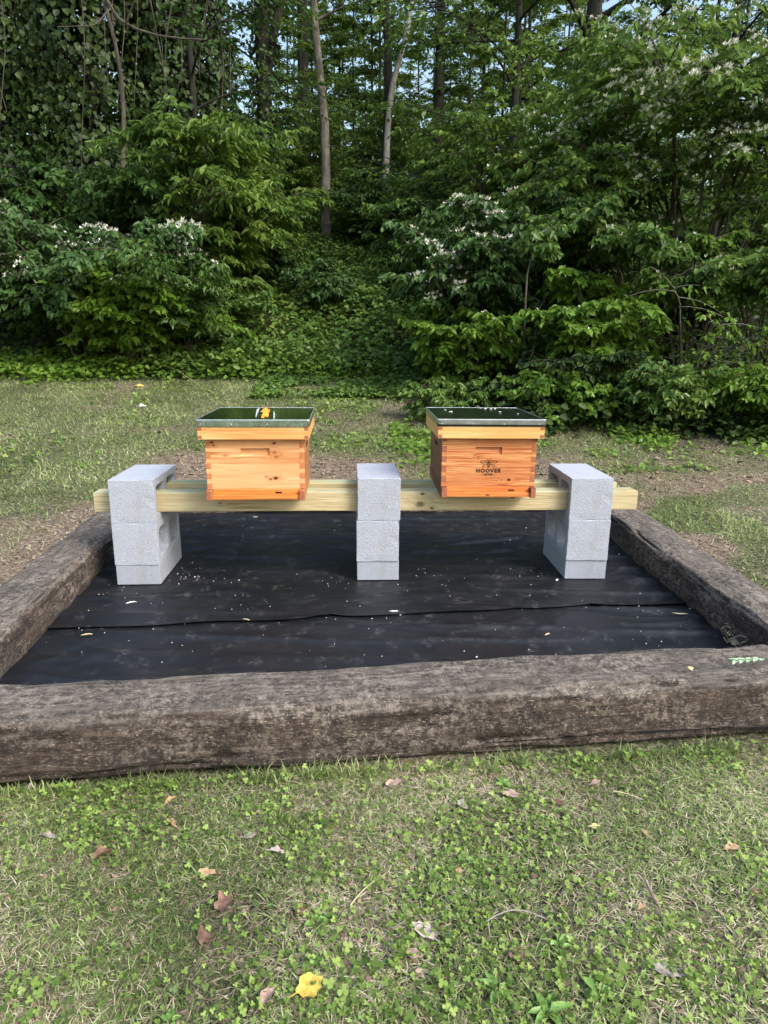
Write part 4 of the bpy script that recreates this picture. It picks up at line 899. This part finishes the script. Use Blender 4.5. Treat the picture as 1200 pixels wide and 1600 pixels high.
tree_from(tree_meshes(rng, 9, .10, pts=rel(bx, by, [(.66, 11, 2.8), (.66, 11, 4.4), (.72, 11, 5.5), (.70, 11.1, 6.5), (.60, 11.2, 8), (.5, 11, 10)]), cb=.7, CR=1.6, nl=10, nb=4, ntw=4, k=3, L=.09, bk='dark'), 'dark_tree', bx, by, 'dark trunk behind the bent pale leaning stem')
bx, by = .75, 10.8
tree_from(tree_meshes(rng, 7, .065, pts=rel(bx, by, [(.66, 10.8, 2.9), (.66, 10.8, 4.4), (.72, 10.8, 5.6), (.82, 10.8, 5.95), (.96, 10.8, 6.4), (1.10, 10.8, 6.9), (1.16, 10.8, 7.4), (1.2, 10.8, 9)]), cb=.85, CR=.9, nl=6, nb=3, ntw=3, k=3, L=.09, bk='white'), 'leaning_tree', bx, by, 'pale bent stem leaning right against the dark trunks')
bx, by = 1.9, 13
tree_from(tree_meshes(rng, 10, .11, cb=.45, CR=2.0, nl=14, nb=6, L=.10, mat='far'), 'dark_tree', bx, by, 'dark trunk in the leaves right of the bent pale stem')
bx, by = 3.6, 8.2
tree_from(tree_meshes(rng, 8, .15, cb=.25, CR=2.4, nl=18, nb=8, ntw=6, k=4, L=.10, mat='dark'), 'dark_tree', bx, by, 'thick dark trunk in the shade above the right bank')
bx, by = -2.80, 6.0
tree_from(tree_meshes(rng, 6, .035, pts=rel(bx, by, [(-2.95, 6, .9), (-2.95, 6, 2.2), (-2.78, 6, 3.0), (-2.72, 6, 3.6), (-2.68, 6, 4.1), (-2.78, 6, 4.7), (-2.95, 6, 5.4), (-3.0, 6, 7)]), cb=.72, CR=1.2, nl=7, nb=3, ntw=3, k=3, L=.07, bk='twig', bare_=.5,
   extra=[(rel(bx, by, [(-2.8, 6, 4.9), (-2.42, 5, 4.35), (-2.22, 4.6, 4.10), (-1.9, 4.5, 3.96), (-1.42, 4.45, 3.93)]), .028, .006), (rel(bx, by, [(-2.2, 4.6, 4.1), (-2.05, 4.5, 4.3), (-1.95, 4.4, 4.6)]), .01, .004), (rel(bx, by, [(-1.8, 4.5, 3.95), (-1.7, 4.4, 4.2), (-1.55, 4.4, 4.5)]), .008, .003), (rel(bx, by, [(-1.65, 4.5, 3.94), (-1.66, 4.5, 3.7), (-1.72, 4.5, 3.5)]), .006, .002), (rel(bx, by, [(-2.5, 5.2, 4.5), (-2.6, 4.9, 4.2), (-2.9, 4.7, 4.1)]), .008, .003), (rel(bx, by, [(-2.3, 4.7, 4.2), (-2.5, 4.5, 4.5), (-2.6, 4.5, 4.9)]), .009, .003)]),
   'crooked_tree', bx, by, 'thin crooked tree among the ivy with bare dead branches at its top')

# ivy clad trees on the left
def ivy_tree(x, y, H, Rr, seed, label, n=30000, L=.09, mat='ivy', lean=(0, 0), phase=0):
    rng = np.random.default_rng(seed); z0 = float(hz(x, y)); h = empty('ivy_tree', (x, y, z0), label, 'tree')
    tp = resample(trunk_path(rng, H, lean, .25), 18); link('trunk', tubes_mesh('trunk', [(tp, np.linspace(.12, .05, 18))] + [(bez(sample(tp, np.array([t]))[0], sample(tp, np.array([t]))[0] + [math.cos(a) * .5, math.sin(a) * .5, .3], sample(tp, np.array([t]))[0] + [math.cos(a) * Rr, math.sin(a) * Rr, .1], np.linspace(0, 1, 6)), np.linspace(.025, .006, 6)) for t, a in zip(rng.uniform(.2, 1, 22), rng.uniform(0, 6.28, 22))], BARK['dark'], 7), h)
    th = rng.uniform(0, 2 * np.pi, n * 2); t = rng.random(n * 2); zz = t * H
    lump = fbm(np.cos(th) * 1.6 + 4, zz * 1.1 + np.sin(th) * 1.6, seed, 3); fine = fbm(th * 5, zz * 4, seed + 2, 3)
    prof = np.sin(np.clip(t * 1.05 + .12, 0, 1) * np.pi) ** .35
    r = Rr * prof * (.45 + .95 * lump) * (.86 + .28 * fine) * rng.uniform(.85, 1.0, n * 2)
    keep = rng.random(n * 2) < sst(.26, .46, fine * .5 + lump * .5) * .85 + .15
    r = r * np.where(rng.random(n * 2) < .3, rng.uniform(.45, .9, n * 2), 1)
    th, zz, r, t = th[keep][:n], zz[keep][:n], r[keep][:n], t[keep][:n]; m = len(th)
    c = sample(tp, t); rad = np.stack([np.cos(th), np.sin(th), np.zeros(m)], 1)
    P = c + rad * r[:, None]; P[:, 2] = zz
    D = np.stack([rng.normal(0, .45, m), rng.normal(0, .45, m), -np.ones(m)], 1) + rad * .35; N = rad + np.stack([rng.normal(0, .3, m), rng.normal(0, .3, m), rng.uniform(.1, .9, m)], 1)
    Ls = rng.uniform(L * .35, L * 1.15, m)
    vs = []
    for _ in range(16):
        a_ = rng.uniform(3.6, 5.8); rr_ = Rr * rng.uniform(.85, 1.1); t_ = np.linspace(0, 1, 12); top_ = H * rng.uniform(.45, .85)
        vs.append((np.stack([math.cos(a_) * rr_ + .12 * np.sin(t_ * rng.uniform(3, 7) + a_), math.sin(a_) * rr_ + .08 * np.cos(t_ * 5), top_ - t_ * H * rng.uniform(.2, .5)], 1), np.linspace(.009, .004, 12)))
    link('vine', tubes_mesh('vine', vs, BARK['twig'], 5), h)
    o = link('ivy', leaf_mesh('ivy', P, norm(D), norm(N), Ls, Ls * .85, LEAF[mat], rng, .1, .12), h); o['kind'] = 'stuff'
    return h
ivy_tree(-4.9, 7.2, 8.5, 1.15, 101, 'ivy smothered tree at the far left')
ivy_tree(-3.55, 7.4, 9.0, 1.05, 102, 'ivy draped tree behind the crooked thin tree')
ivy_tree(-2.35, 7.9, 8.6, .85, 103, 'ivy covered tree nearest the gully on the left', 17000, .10, 'ivy', (-.3, 0))
tree_from(tree_meshes(rng, 7.5, .05, cb=.12, CR=1.5, nl=22, nb=8, ntw=6, k=4, L=.085, mat='dark'), 'leafy_tree', -2.1, 7.1, 'dark leafy tree with fine leaves hanging in front of the ivy')
tree_from(tree_meshes(rng, 6.2, .045, cb=.10, CR=1.25, nl=22, nb=8, ntw=6, k=4, L=.085, mat='far'), 'leafy_tree', -1.55, 9.6, 'light green young tree below the dark forked trunk')
mR1 = tree_meshes(rng, 8, .06, cb=.12, CR=2.2, nl=26, nb=10, ntw=6, k=4, L=.10, mat='honey', zup=.25)
tree_from(mR1, 'leafy_tree', 2.4, 7.8, 'broad leafy tree above the right bank nearest the gully')
tree_from(mR1, 'leafy_tree', 5.4, 7.4, 'broad leafy tree above the right edge of the bank', rz=2.1)
mR2 = tree_meshes(rng, 9, .07, cb=.2, CR=2.2, nl=26, nb=9, ntw=6, k=4, L=.11, mat='far', zup=.3)
tree_from(mR2, 'leafy_tree', 3.1, 11.0, 'yellow green tree high behind the right bank')
tree_from(mR2, 'leafy_tree', -4.6, 10.5, 'green tree behind the ivy trees on the left', rz=1.0)

# the wood behind: slender trees, several shapes copied about
wood_kinds = [tree_meshes(rng, 13, 0.052, wob=.6, cb=.12, CR=2.1, nl=28, nb=9, ntw=6, k=5, L=.135, mat='far', bare_=.1), tree_meshes(rng, 15, 0.064, wob=.6, cb=.2, CR=2.4, nl=28, nb=9, ntw=6, k=5, L=.14, mat='dark', bare_=.1),
              tree_meshes(rng, 10, 0.036, wob=.6, cb=.10, CR=1.3, nl=26, nb=8, ntw=5, k=5, L=.12, mat='far', bare_=.1), tree_meshes(rng, 14, 0.044, wob=.6, cb=.25, CR=1.4, nl=22, nb=7, ntw=5, k=4, L=.12, mat='far', bare_=.4)]
rg = random.Random(9); made = 0; tries = 0; pl = []
while made < 84 and tries < 4000:
    tries += 1
    y = rg.uniform(11.5, 42); x = rg.uniform(-.62, .68) * (y + 3) * 1.05
    if min([math.hypot(x - a, y - b) for a, b in pl] + [99]) < 1.15: continue
    u = (x + .027) / (y + 2.9) - .052
    if -.24 < u < -.10 and rg.random() < (.9 if y < 30 else .6): continue
    kd = rg.choice([0, 1, 2, 3]) if abs(u) > .12 else rg.choice([2, 3, 3, 0])
    pl.append((x, y))
    side = 'left' if u < -.1 else ('right' if u > .12 else 'middle')
    tree_from(wood_kinds[kd], 'woodland_tree', x, y, 'slender leafy tree deep in the wood, %s part' % side, 'slender trees deep in the wood, %s part' % side, rg.uniform(0, 6.28), rg.uniform(.75, 1.15)); made += 1
for q_ in range(13):
    y = rg.uniform(11.5, 21); x = (rg.uniform(-.16, .20) + .052) * (y + 2.9)
    if abs((x + .45) - .0) < .35 and y < 12: continue
    tree_from(wood_kinds[2], 'young_tree', x, y, 'young leafy tree filling the middle of the wood', 'young trees in the middle of the wood', rg.uniform(0, 6.28), rg.uniform(.55, .95))
# saplings and bushes on the far slope
uk = [make_shrub(np.random.default_rng(200 + i), 1.9, 1.2, 14, 12, 6, 4, .12, .55, .1) for i in range(2)]
ukm = []
for i, (pa, tw_, (P, D, N, Ls, Ws)) in enumerate(uk):
    kp = P[:, 2] > .02; ukm.append((tubes_mesh('stems', pa, BARK['twig'], 4), diamond_mesh('foliage', P[kp], D[kp], N[kp], Ls[kp], Ws[kp], LEAF[['far', 'cool'][i]], np.random.default_rng(i))))
made = 0; pl = []
while made < 60:
    y = rg.uniform(8.5, 26); x = rg.uniform(-.6, .65) * (y + 3)
    if min([math.hypot(x - a, y - b) for a, b in pl] + [99]) < .9 or (abs(x + .42) < .85 and y < 10.6): continue
    pl.append((x, y)); i = rg.randrange(2)
    h = empty('understorey_bush', (x, y, float(hz(x, y)) - .05), 'bush growing among the trees on the far slope', 'shrub', 'bushes on the far slope', rg.uniform(0, 6.28)); s = rg.uniform(.6, 1.0); h.scale = (s, s, s)
    link('stems', ukm[i][0], h); o = link('foliage', ukm[i][1], h); o['kind'] = 'stuff'; made += 1

# ------------------------------------------------------------------ fallen leaves, crumbs, twigs
def flat_mat(name, a, b, rough=.8):
    g = G(name); n = g.noise(g.pos('Object'), 60, 4, .6).outputs[0]; g.set(Base_Color=g.ramp(n, (.38, a), (.62, b)), Roughness=rough); return g.m
FM = {'paleyellow': flat_mat('pale_yellow_leaf', (.46, .40, .16), (.66, .60, .32)), 'yellow': flat_mat('yellow_leaf', (.40, .27, .04), (.64, .50, .10)), 'tan': flat_mat('tan_leaf', (.27, .16, .085), (.48, .33, .20)), 'brown': flat_mat('brown_leaf', (.09, .045, .032), (.21, .12, .085)),
      'pink': flat_mat('pinkish_leaf', (.22, .14, .115), (.42, .30, .26)), 'grey': flat_mat('grey_leaf', (.20, .165, .15), (.36, .31, .29)), 'pale': flat_mat('pale_leaf', (.33, .27, .24), (.54, .46, .42)),
      'mint': flat_mat('mint_leaf', (.26, .42, .24), (.45, .62, .40)), 'green': flat_mat('green_leaf', (.09, .19, .035), (.17, .30, .06), .5), 'straw': flat_mat('straw_bit', (.42, .34, .2), (.62, .53, .36)), 'white': flat_mat('white_bit', (.6, .6, .58), (.78, .78, .76))}
def fallen(name, x, y, z, L, Wd, rz, mat, label, cat='leaf', lobes=0, curl=.25, seed=1, tilt=(0, 0), group=None):
    rg = random.Random(seed); n = 30; rings = 3; V = [(0, 0, 0)]; F_ = []
    for q in range(1, rings + 1):
        f = q / rings
        for i in range(n):
            a = 2 * math.pi * i / n
            if lobes: r = .62 + .38 * abs(math.cos(a * lobes / 2)) ** 1.4
            else: r = 1 / (1 + .22 * abs(math.sin(2 * a)))
            r *= 1 + .10 * math.sin(a * 7 + seed) * (q == rings)
            px = math.cos(a) * r * L / 2 * f; py = math.sin(a) * r * Wd / 2 * f
            u, v = px / (L / 2), py / (Wd / 2)
            pz = curl * L * (.5 * v * v + .22 * u * u * math.sin(seed) + .12 * math.sin(3 * u + seed) * abs(v)) + rg.uniform(-.01, .01) * L
            V.append((px, py, pz))
    for i in range(n): F_.append((0, 1 + i, 1 + (i + 1) % n))
    for q in range(1, rings):
        for i in range(n):
            a = 1 + (q - 1) * n + i; b = 1 + (q - 1) * n + (i + 1) % n; F_.append((a, a + n, b + n, b))
    st = len(V)   # short stalk
    for k in range(4): V += [(-L * .45 - L * .12 * k, .0008 * (4 - k) * .5, .001), (-L * .45 - L * .12 * k, -.0008 * (4 - k) * .5, .001)]
    for k in range(3): F_.append((st + 2 * k, st + 2 * k + 1, st + 2 * k + 3, st + 2 * k + 2))
    me = bpy.data.meshes.new(name); me.from_pydata(V, [], F_); me.materials.append(mat)
    for p in me.polygons: p.use_smooth = True
    o = link(name, me); o.location = (x, y, z); o.rotation_euler = (tilt[0], tilt[1], rz); return tag(o, label, cat, group)
def gz(x, y, dz=.014): return float(hz(x, y)) + dz
for q in [('fallen_leaf', -.103, -1.972, .055, .052, .5, 'yellow', 'bright yellow fallen leaf near the bottom of the front lawn', 0, .3), ('fallen_leaf', .108, -1.865, .058, .036, 2.4, 'pale', 'large pale pinkish dry leaf lying in the front lawn', 0, .25),
          ('fallen_leaf', -.285, -1.783, .052, .042, 1.0, 'brown', 'crumpled red brown lobed leaf just below the tan leaf', 5, .8), ('fallen_leaf', -.337, -1.704, .045, .032, .3, 'tan', 'tan orange curled leaf in the left part of the front lawn', 3, .6),
          ('fallen_leaf', -.575, -1.64, .066, .026, .8, 'brown', 'long curled brown leaf at the left of the front lawn', 0, 1.0), ('fallen_leaf', .533, -1.967, .060, .036, 2.8, 'grey', 'grey brown oval leaf low on the right of the front lawn', 0, .25),
          ('fallen_leaf', .541, -1.597, .026, .020, 0, 'paleyellow', 'small round yellow leaf in the right part of the front lawn', 0, .2), ('fallen_leaf', .827, -1.674, .042, .026, .2, 'tan', 'brown and tan leaf near the right edge of the lawn', 0, .5),
          ('fallen_leaf', .372, -1.481, .060, .030, -.4, 'pink', 'pinkish brown leaf lying near the front tie, right of centre', 0, .35), ('fallen_leaf', .079, -1.425, .055, .035, .7, 'pink', 'torn pink and grey leaf at the foot of the front tie', 3, .5),
          ('fallen_leaf', .24, -1.514, .046, .026, -.8, 'pale', 'crumpled grey white leaf scrap near the front tie', 3, .8), ('fallen_leaf', -.262, -1.596, .034, .020, .3, 'grey', 'small lilac grey leaf left of centre in the lawn', 0, .2),
          ('fallen_leaf', -.195, -1.648, .044, .017, -.3, 'pale', 'narrow arched pale leaf left of centre in the lawn', 0, .8), ('fallen_leaf', -.13, -1.805, .040, .030, .2, 'brown', 'dark red brown leaf above the yellow leaf', 3, .6),
          ('fallen_leaf', -.175, -1.985, .046, .022, 1.0, 'pink', 'narrow curled pinkish leaf left of the yellow leaf', 0, .9), ('fallen_leaf', .55, -1.83, .022, .014,   .5, 'tan', 'tiny orange yellow leaf beside the brown twig', 0, .3),
          ('fallen_leaf', .083, -1.913, .044, .024, -.3, 'pink', 'flat dull pink leaf just below the large pale leaf', 0, .2), ('fallen_leaf', .277, -1.924, .044, .032, .9, 'brown', 'dark brown leaf right of the dull pink leaf', 3, .6),
          ('fallen_leaf', .48, -1.509, .036, .022, -.4, 'brown', 'reddish leaf right of the pinkish brown one near the front tie', 0, .5), ('fallen_leaf', -.474, -1.471, .040, .016, .9, 'tan', 'orange brown curled leaf under the left of the front tie', 0, .8),
          ('fallen_leaf', -.842, -1.404, .038, .026, .5, 'grey', 'grey lobed leaf at the bottom left corner of the front tie', 5, .5), ('fallen_leaf', .802, -1.799, .028, .018, .2, 'brown', 'small brown leaf at the right edge of the lawn', 0, .3),
          ('fallen_leaf', -.31, -1.86, .05, .030, 2.0, 'brown', 'dark brown leaf sunk in the grass below the crumpled leaf', 3, .3), ('fallen_leaf', -.45, -1.55, .045, .018, 2.4, 'tan', 'narrow tan leaf between the brown curled leaf and the tie', 0, .7),
          ('fallen_leaf', .60, -1.44, .034, .02, .4, 'pink', 'small pink brown leaf close under the right of the front tie', 0, .4), ('fallen_leaf', -.72, -1.58, .05, .02, 2.9, 'grey', 'faded grey brown leaf near the left edge of the lawn', 0, .5),
          ('fallen_leaf', .20, -1.72, .03, .018, 1.2, 'tan', 'small tan leaf in the middle of the front lawn', 0, .5), ('fallen_leaf', .65, -1.62, .03, .014, 1.9, 'tan', 'small narrow tan leaf right of the round yellow leaf', 0, .6)]:
    nm, x, y, L, Wd, rz, m_, lab, lob, cu = q
    fallen(nm, x, y, gz(x, y, .017 if m_ == 'yellow' else .011), L * .92, Wd * .92, rz, FM[m_], lab, 'leaf', lob, cu * .55, int(abs(x * 100)) + 3, (.05, -.05), 'dead leaves on the front lawn')
fallen('fallen_leaf', -2.22, 4.2, gz(-2.22, 4.2, .02), .085, .06, .4, FM['yellow'], 'yellow leaf by itself on the rear lawn left of the left hive', 'leaf', 0, .2, 4, (.4, 0))
fallen('fallen_leaf', -1.95, 3.35, gz(-1.95, 3.35, .02), .07, .05, .4, FM['white'], 'white scrap on the rear lawn below the yellow leaf', 'scrap', 3, .5, 7, (.4, 0))
fallen('fallen_leaf', .957, -1.19, .163, .026, .017, 1.3, FM['paleyellow'], 'small pale yellow leaf lying on the right end of the front tie', 'leaf', 0, .15, 5, (0, 0))
# pale green sprig on the tie
h = empty('leaf_sprig', (1.157, -1.150, .162), 'pale mint green leaf sprig lying on the right end of the front tie', 'leaf', None, R(8))
bm = bmesh.new(); box_bm(bm, -.05, .05, -.0012, .0012, .001, .003, .0004); bm_obj('stalk', bm, FM['mint'], h)
for k in range(9):
    s_ = 1 if k % 2 else -1; xx = -.045 + .011 * k; ln_ = .032 * (1 - .06 * k)
    V, F_ = leaf_verts(np.array([[xx, 0, .003]]), np.array([[-.8 + .0 * k, s_ * .75, .08]]), np.array([[0, 0, 1.]]), ln_, .40)
    V, F_ = leaf_verts(np.array([[xx, 0, .003]]), np.array([[-.85, s_ * .6, .10]]), np.array([[0, 0, 1.]]), ln_, .012)
    link('leaflet', fast('leaflet', V, F_, FM['mint']), h)
# straw bits on the fabric
for k, (x, y, L, a, lab) in enumerate([(-.943, -.28, .040, .5, 'pale straw bit on the fabric in front of the left block stack'), (-.44, -.46, .032, -.2, 'short straw bit on the fabric left of centre near the seam'), (.144, -.40, .036, .3, 'straw bit lying by the seam in front of the middle stack'),
        (.93, -.03, .022, .9, 'pale woody crumb beside the right block stack'), (1.30, -.47, .060, -.4, 'curved pale straw on the fabric near the right tie'), (-.624, 1.12, .030, .2, 'pale bit far back on the fabric under the bench'), (-1.0, -.60, .040, .15, 'thin straw near the left tie below the seam'), (.70, -.66, .03, .8, 'tiny straw near the front tie right of centre')]):
    t = np.linspace(0, 1, 7); p = np.stack([L * (t - .5), .12 * L * np.sin(t * 3.1 + k), 0 * t + .004], 1)
    o = link('straw', tubes_mesh('straw', [(p, np.array([.001, .0022, .003, .0032, .003, .0022, .001]) * (1.6 if k == 3 else 1))], FM['white' if k in (0, 3, 2) else 'straw'], 6)); o.location = (x, y, float(fabz(x, y, 7)) + .006); o.rotation_euler = (0, 0, a); tag(o, lab, 'straw', 'bits lying on the weed fabric')
# twigs on the lawn
def stick(x, y, L, r, a, mat, lab, bend=.15, dz=.016, grp=None, rise=0):
    t = np.linspace(0, 1, 9); p = np.stack([L * (t - .5), bend * L * np.sin(t * 2.9), .3 * bend * L * np.sin(t * 5) + rise * L * t], 1)
    o = link('twig', tubes_mesh('twig', [(p, r * (1 - .5 * t)), (np.stack([L * (.1 + .15 * t[:4]), bend * L * .9 + .25 * L * t[:4], 0 * t[:4]], 1), [r * .5, r * .4, r * .3, r * .2])], mat, 7)); o.location = (x, y, gz(x, y, dz)); o.rotation_euler = (0, 0, a); tag(o, lab, 'twig', grp)
stick(.585, -1.80, .065, .0045, 1.5, FM['pink'], 'short thick brown twig standing out beside the tiny orange leaf', .05)
stick(.303, -1.865, .15, .0016, -.1, FM['grey'], 'long thin grey twig arching across the lawn right of the pale leaf', .18)
stick(.01, -1.76, .12, .0012, .8, FM['straw'], 'thin straw coloured stalk in the middle of the front lawn', .05)
stick(.66, -1.50, .07, .0018, -.5, FM['straw'], 'pale broken stalk in the right of the front lawn', .05)
stick(-1.95, 4.62, .55, .007, -.6, FM['straw'], 'pale bare stick leaning in the leaves at the foot of the left bushes', .08, .16, None, -.3)
# broad leaved weeds in the lawn
def rosette(x, y, n, L, lab, mat=FM['green'], W=.42, seed=1):
    rg = random.Random(seed); h = empty('lawn_weed', (x, y, gz(x, y, .006)), lab, 'plant', 'broad leaved weeds in the front lawn', rg.uniform(0, 6))
    for k in range(n):
        a = k * 2.4 + rg.uniform(-.3, .3); l = L * rg.uniform(.6, 1.1)
        V, F_ = leaf_verts(np.array([[.003 * math.cos(a), .003 * math.sin(a), 0]]), np.array([[math.cos(a), math.sin(a), rg.uniform(.15, .6)]]), np.array([[0, 0, 1.]]), l, l * W, .14, .3)
        link('leaf', fast('leaf', V, F_, mat, None, True), h)
rosette(.30, -2.03, 8, .040, 'clump of broad plantain leaves at the bottom right of centre', seed=1)
rosette(.225, -1.985, 6, .034, 'broad leaved weed left of the plantain clump', seed=2)
rosette(.36, -1.91, 6, .030, 'small rosette with upright leaves above the plantain clump', seed=3)
rosette(-.10, -1.83, 3, .026, 'two rounded bright leaves left of centre in the lawn', W=.8, seed=4)
rosette(.40, -2.0, 7, .03, 'weed with rounded leaves right of the plantain clump', W=.6, seed=5)
rosette(.36, -1.43, 5, .024, 'bright green weed at the foot of the front tie right of centre', W=.7, seed=6)
rosette(-.33, -2.02, 5, .026, 'small weed at the bottom left of the yellow leaf', W=.6, seed=7)
rosette(.22, -1.68, 4, .022, 'yellow green weed in the middle right of the lawn', W=.7, seed=8)
# concrete crumbs on the fabric, dust
rng = np.random.default_rng(12)
cx = np.concatenate([rng.uniform(-1.15, 1.38, 210)] + [rng.normal(a, .09, m) for a, m in ((-.80, 34), (-1.05, 12), (.26, 20), (-.05, 8), (.88, 16))])
cy = np.concatenate([rng.uniform(-1.0, 1.0, 210)] + [rng.normal(b, .07, m) for b, m in ((.05, 34), (-.10, 12), (.03, 20), (.0, 8), (.12, 16))])
ok = ~(((cx > -1.1) & (cx < -.88) & (cy > -.04) & (cy < .38)) | ((cx > -.01) & (cx < .2) & (cy > -.01) & (cy < .4)) | ((cx > .96) & (cx < 1.19) & (cy > -.05) & (cy < .4)))
cx, cy = cx[ok], cy[ok]; m = len(cx); sz = rng.uniform(.0008, .0030, m) ** 1.0 * np.where(rng.random(m) < .12, 1.7, 1)
T4 = np.array([[1, 0, 0], [-.6, .8, 0], [-.5, -.85, 0], [.1, .1, .9]]); V = (T4[None] * sz[:, None, None] + np.stack([cx, cy, fabz(cx, cy, 7) + .0045], 1)[:, None]).reshape(-1, 3)
i = (np.arange(m) * 4)[:, None]; Fq = np.stack([i + [0, 1, 3], i + [1, 2, 3], i + [2, 0, 3]], 1).reshape(-1, 3)
o = link('concrete_crumbs', fast('concrete_crumbs', V, Fq, FM['white'])); tag(o, 'white crumbs of broken concrete sprinkled over the black fabric', None, None, 'stuff')
# root tangle in the right front corner of the frame
rg = random.Random(4); pth = []
for k in range(16):
    a = rg.uniform(0, 6.28); t = np.linspace(0, 1, 8); c0 = np.array([1.385, -.74, .02])
    pth.append((c0 + np.stack([.05 * np.cos(a + 2.5 * t) * t + rg.uniform(-.02, .02), .06 * np.sin(a + 2.5 * t) * t + rg.uniform(-.02, .02), .05 * t * rg.uniform(.2, 1) + .01 * np.sin(9 * t)], 1), .0013))
o = link('dry_roots', tubes_mesh('dry_roots', pth, FM['straw'], 4)); tag(o, 'tangle of dry pale roots where the front and right ties meet', 'roots')
_tot = sum(sum(len(p.vertices) - 2 for p in m.polygons) if len(m.polygons) < 3000 else len(m.polygons) * 2 for m in bpy.data.meshes)
print('TRIANGLES', _tot, 'objects', len(bpy.data.objects))
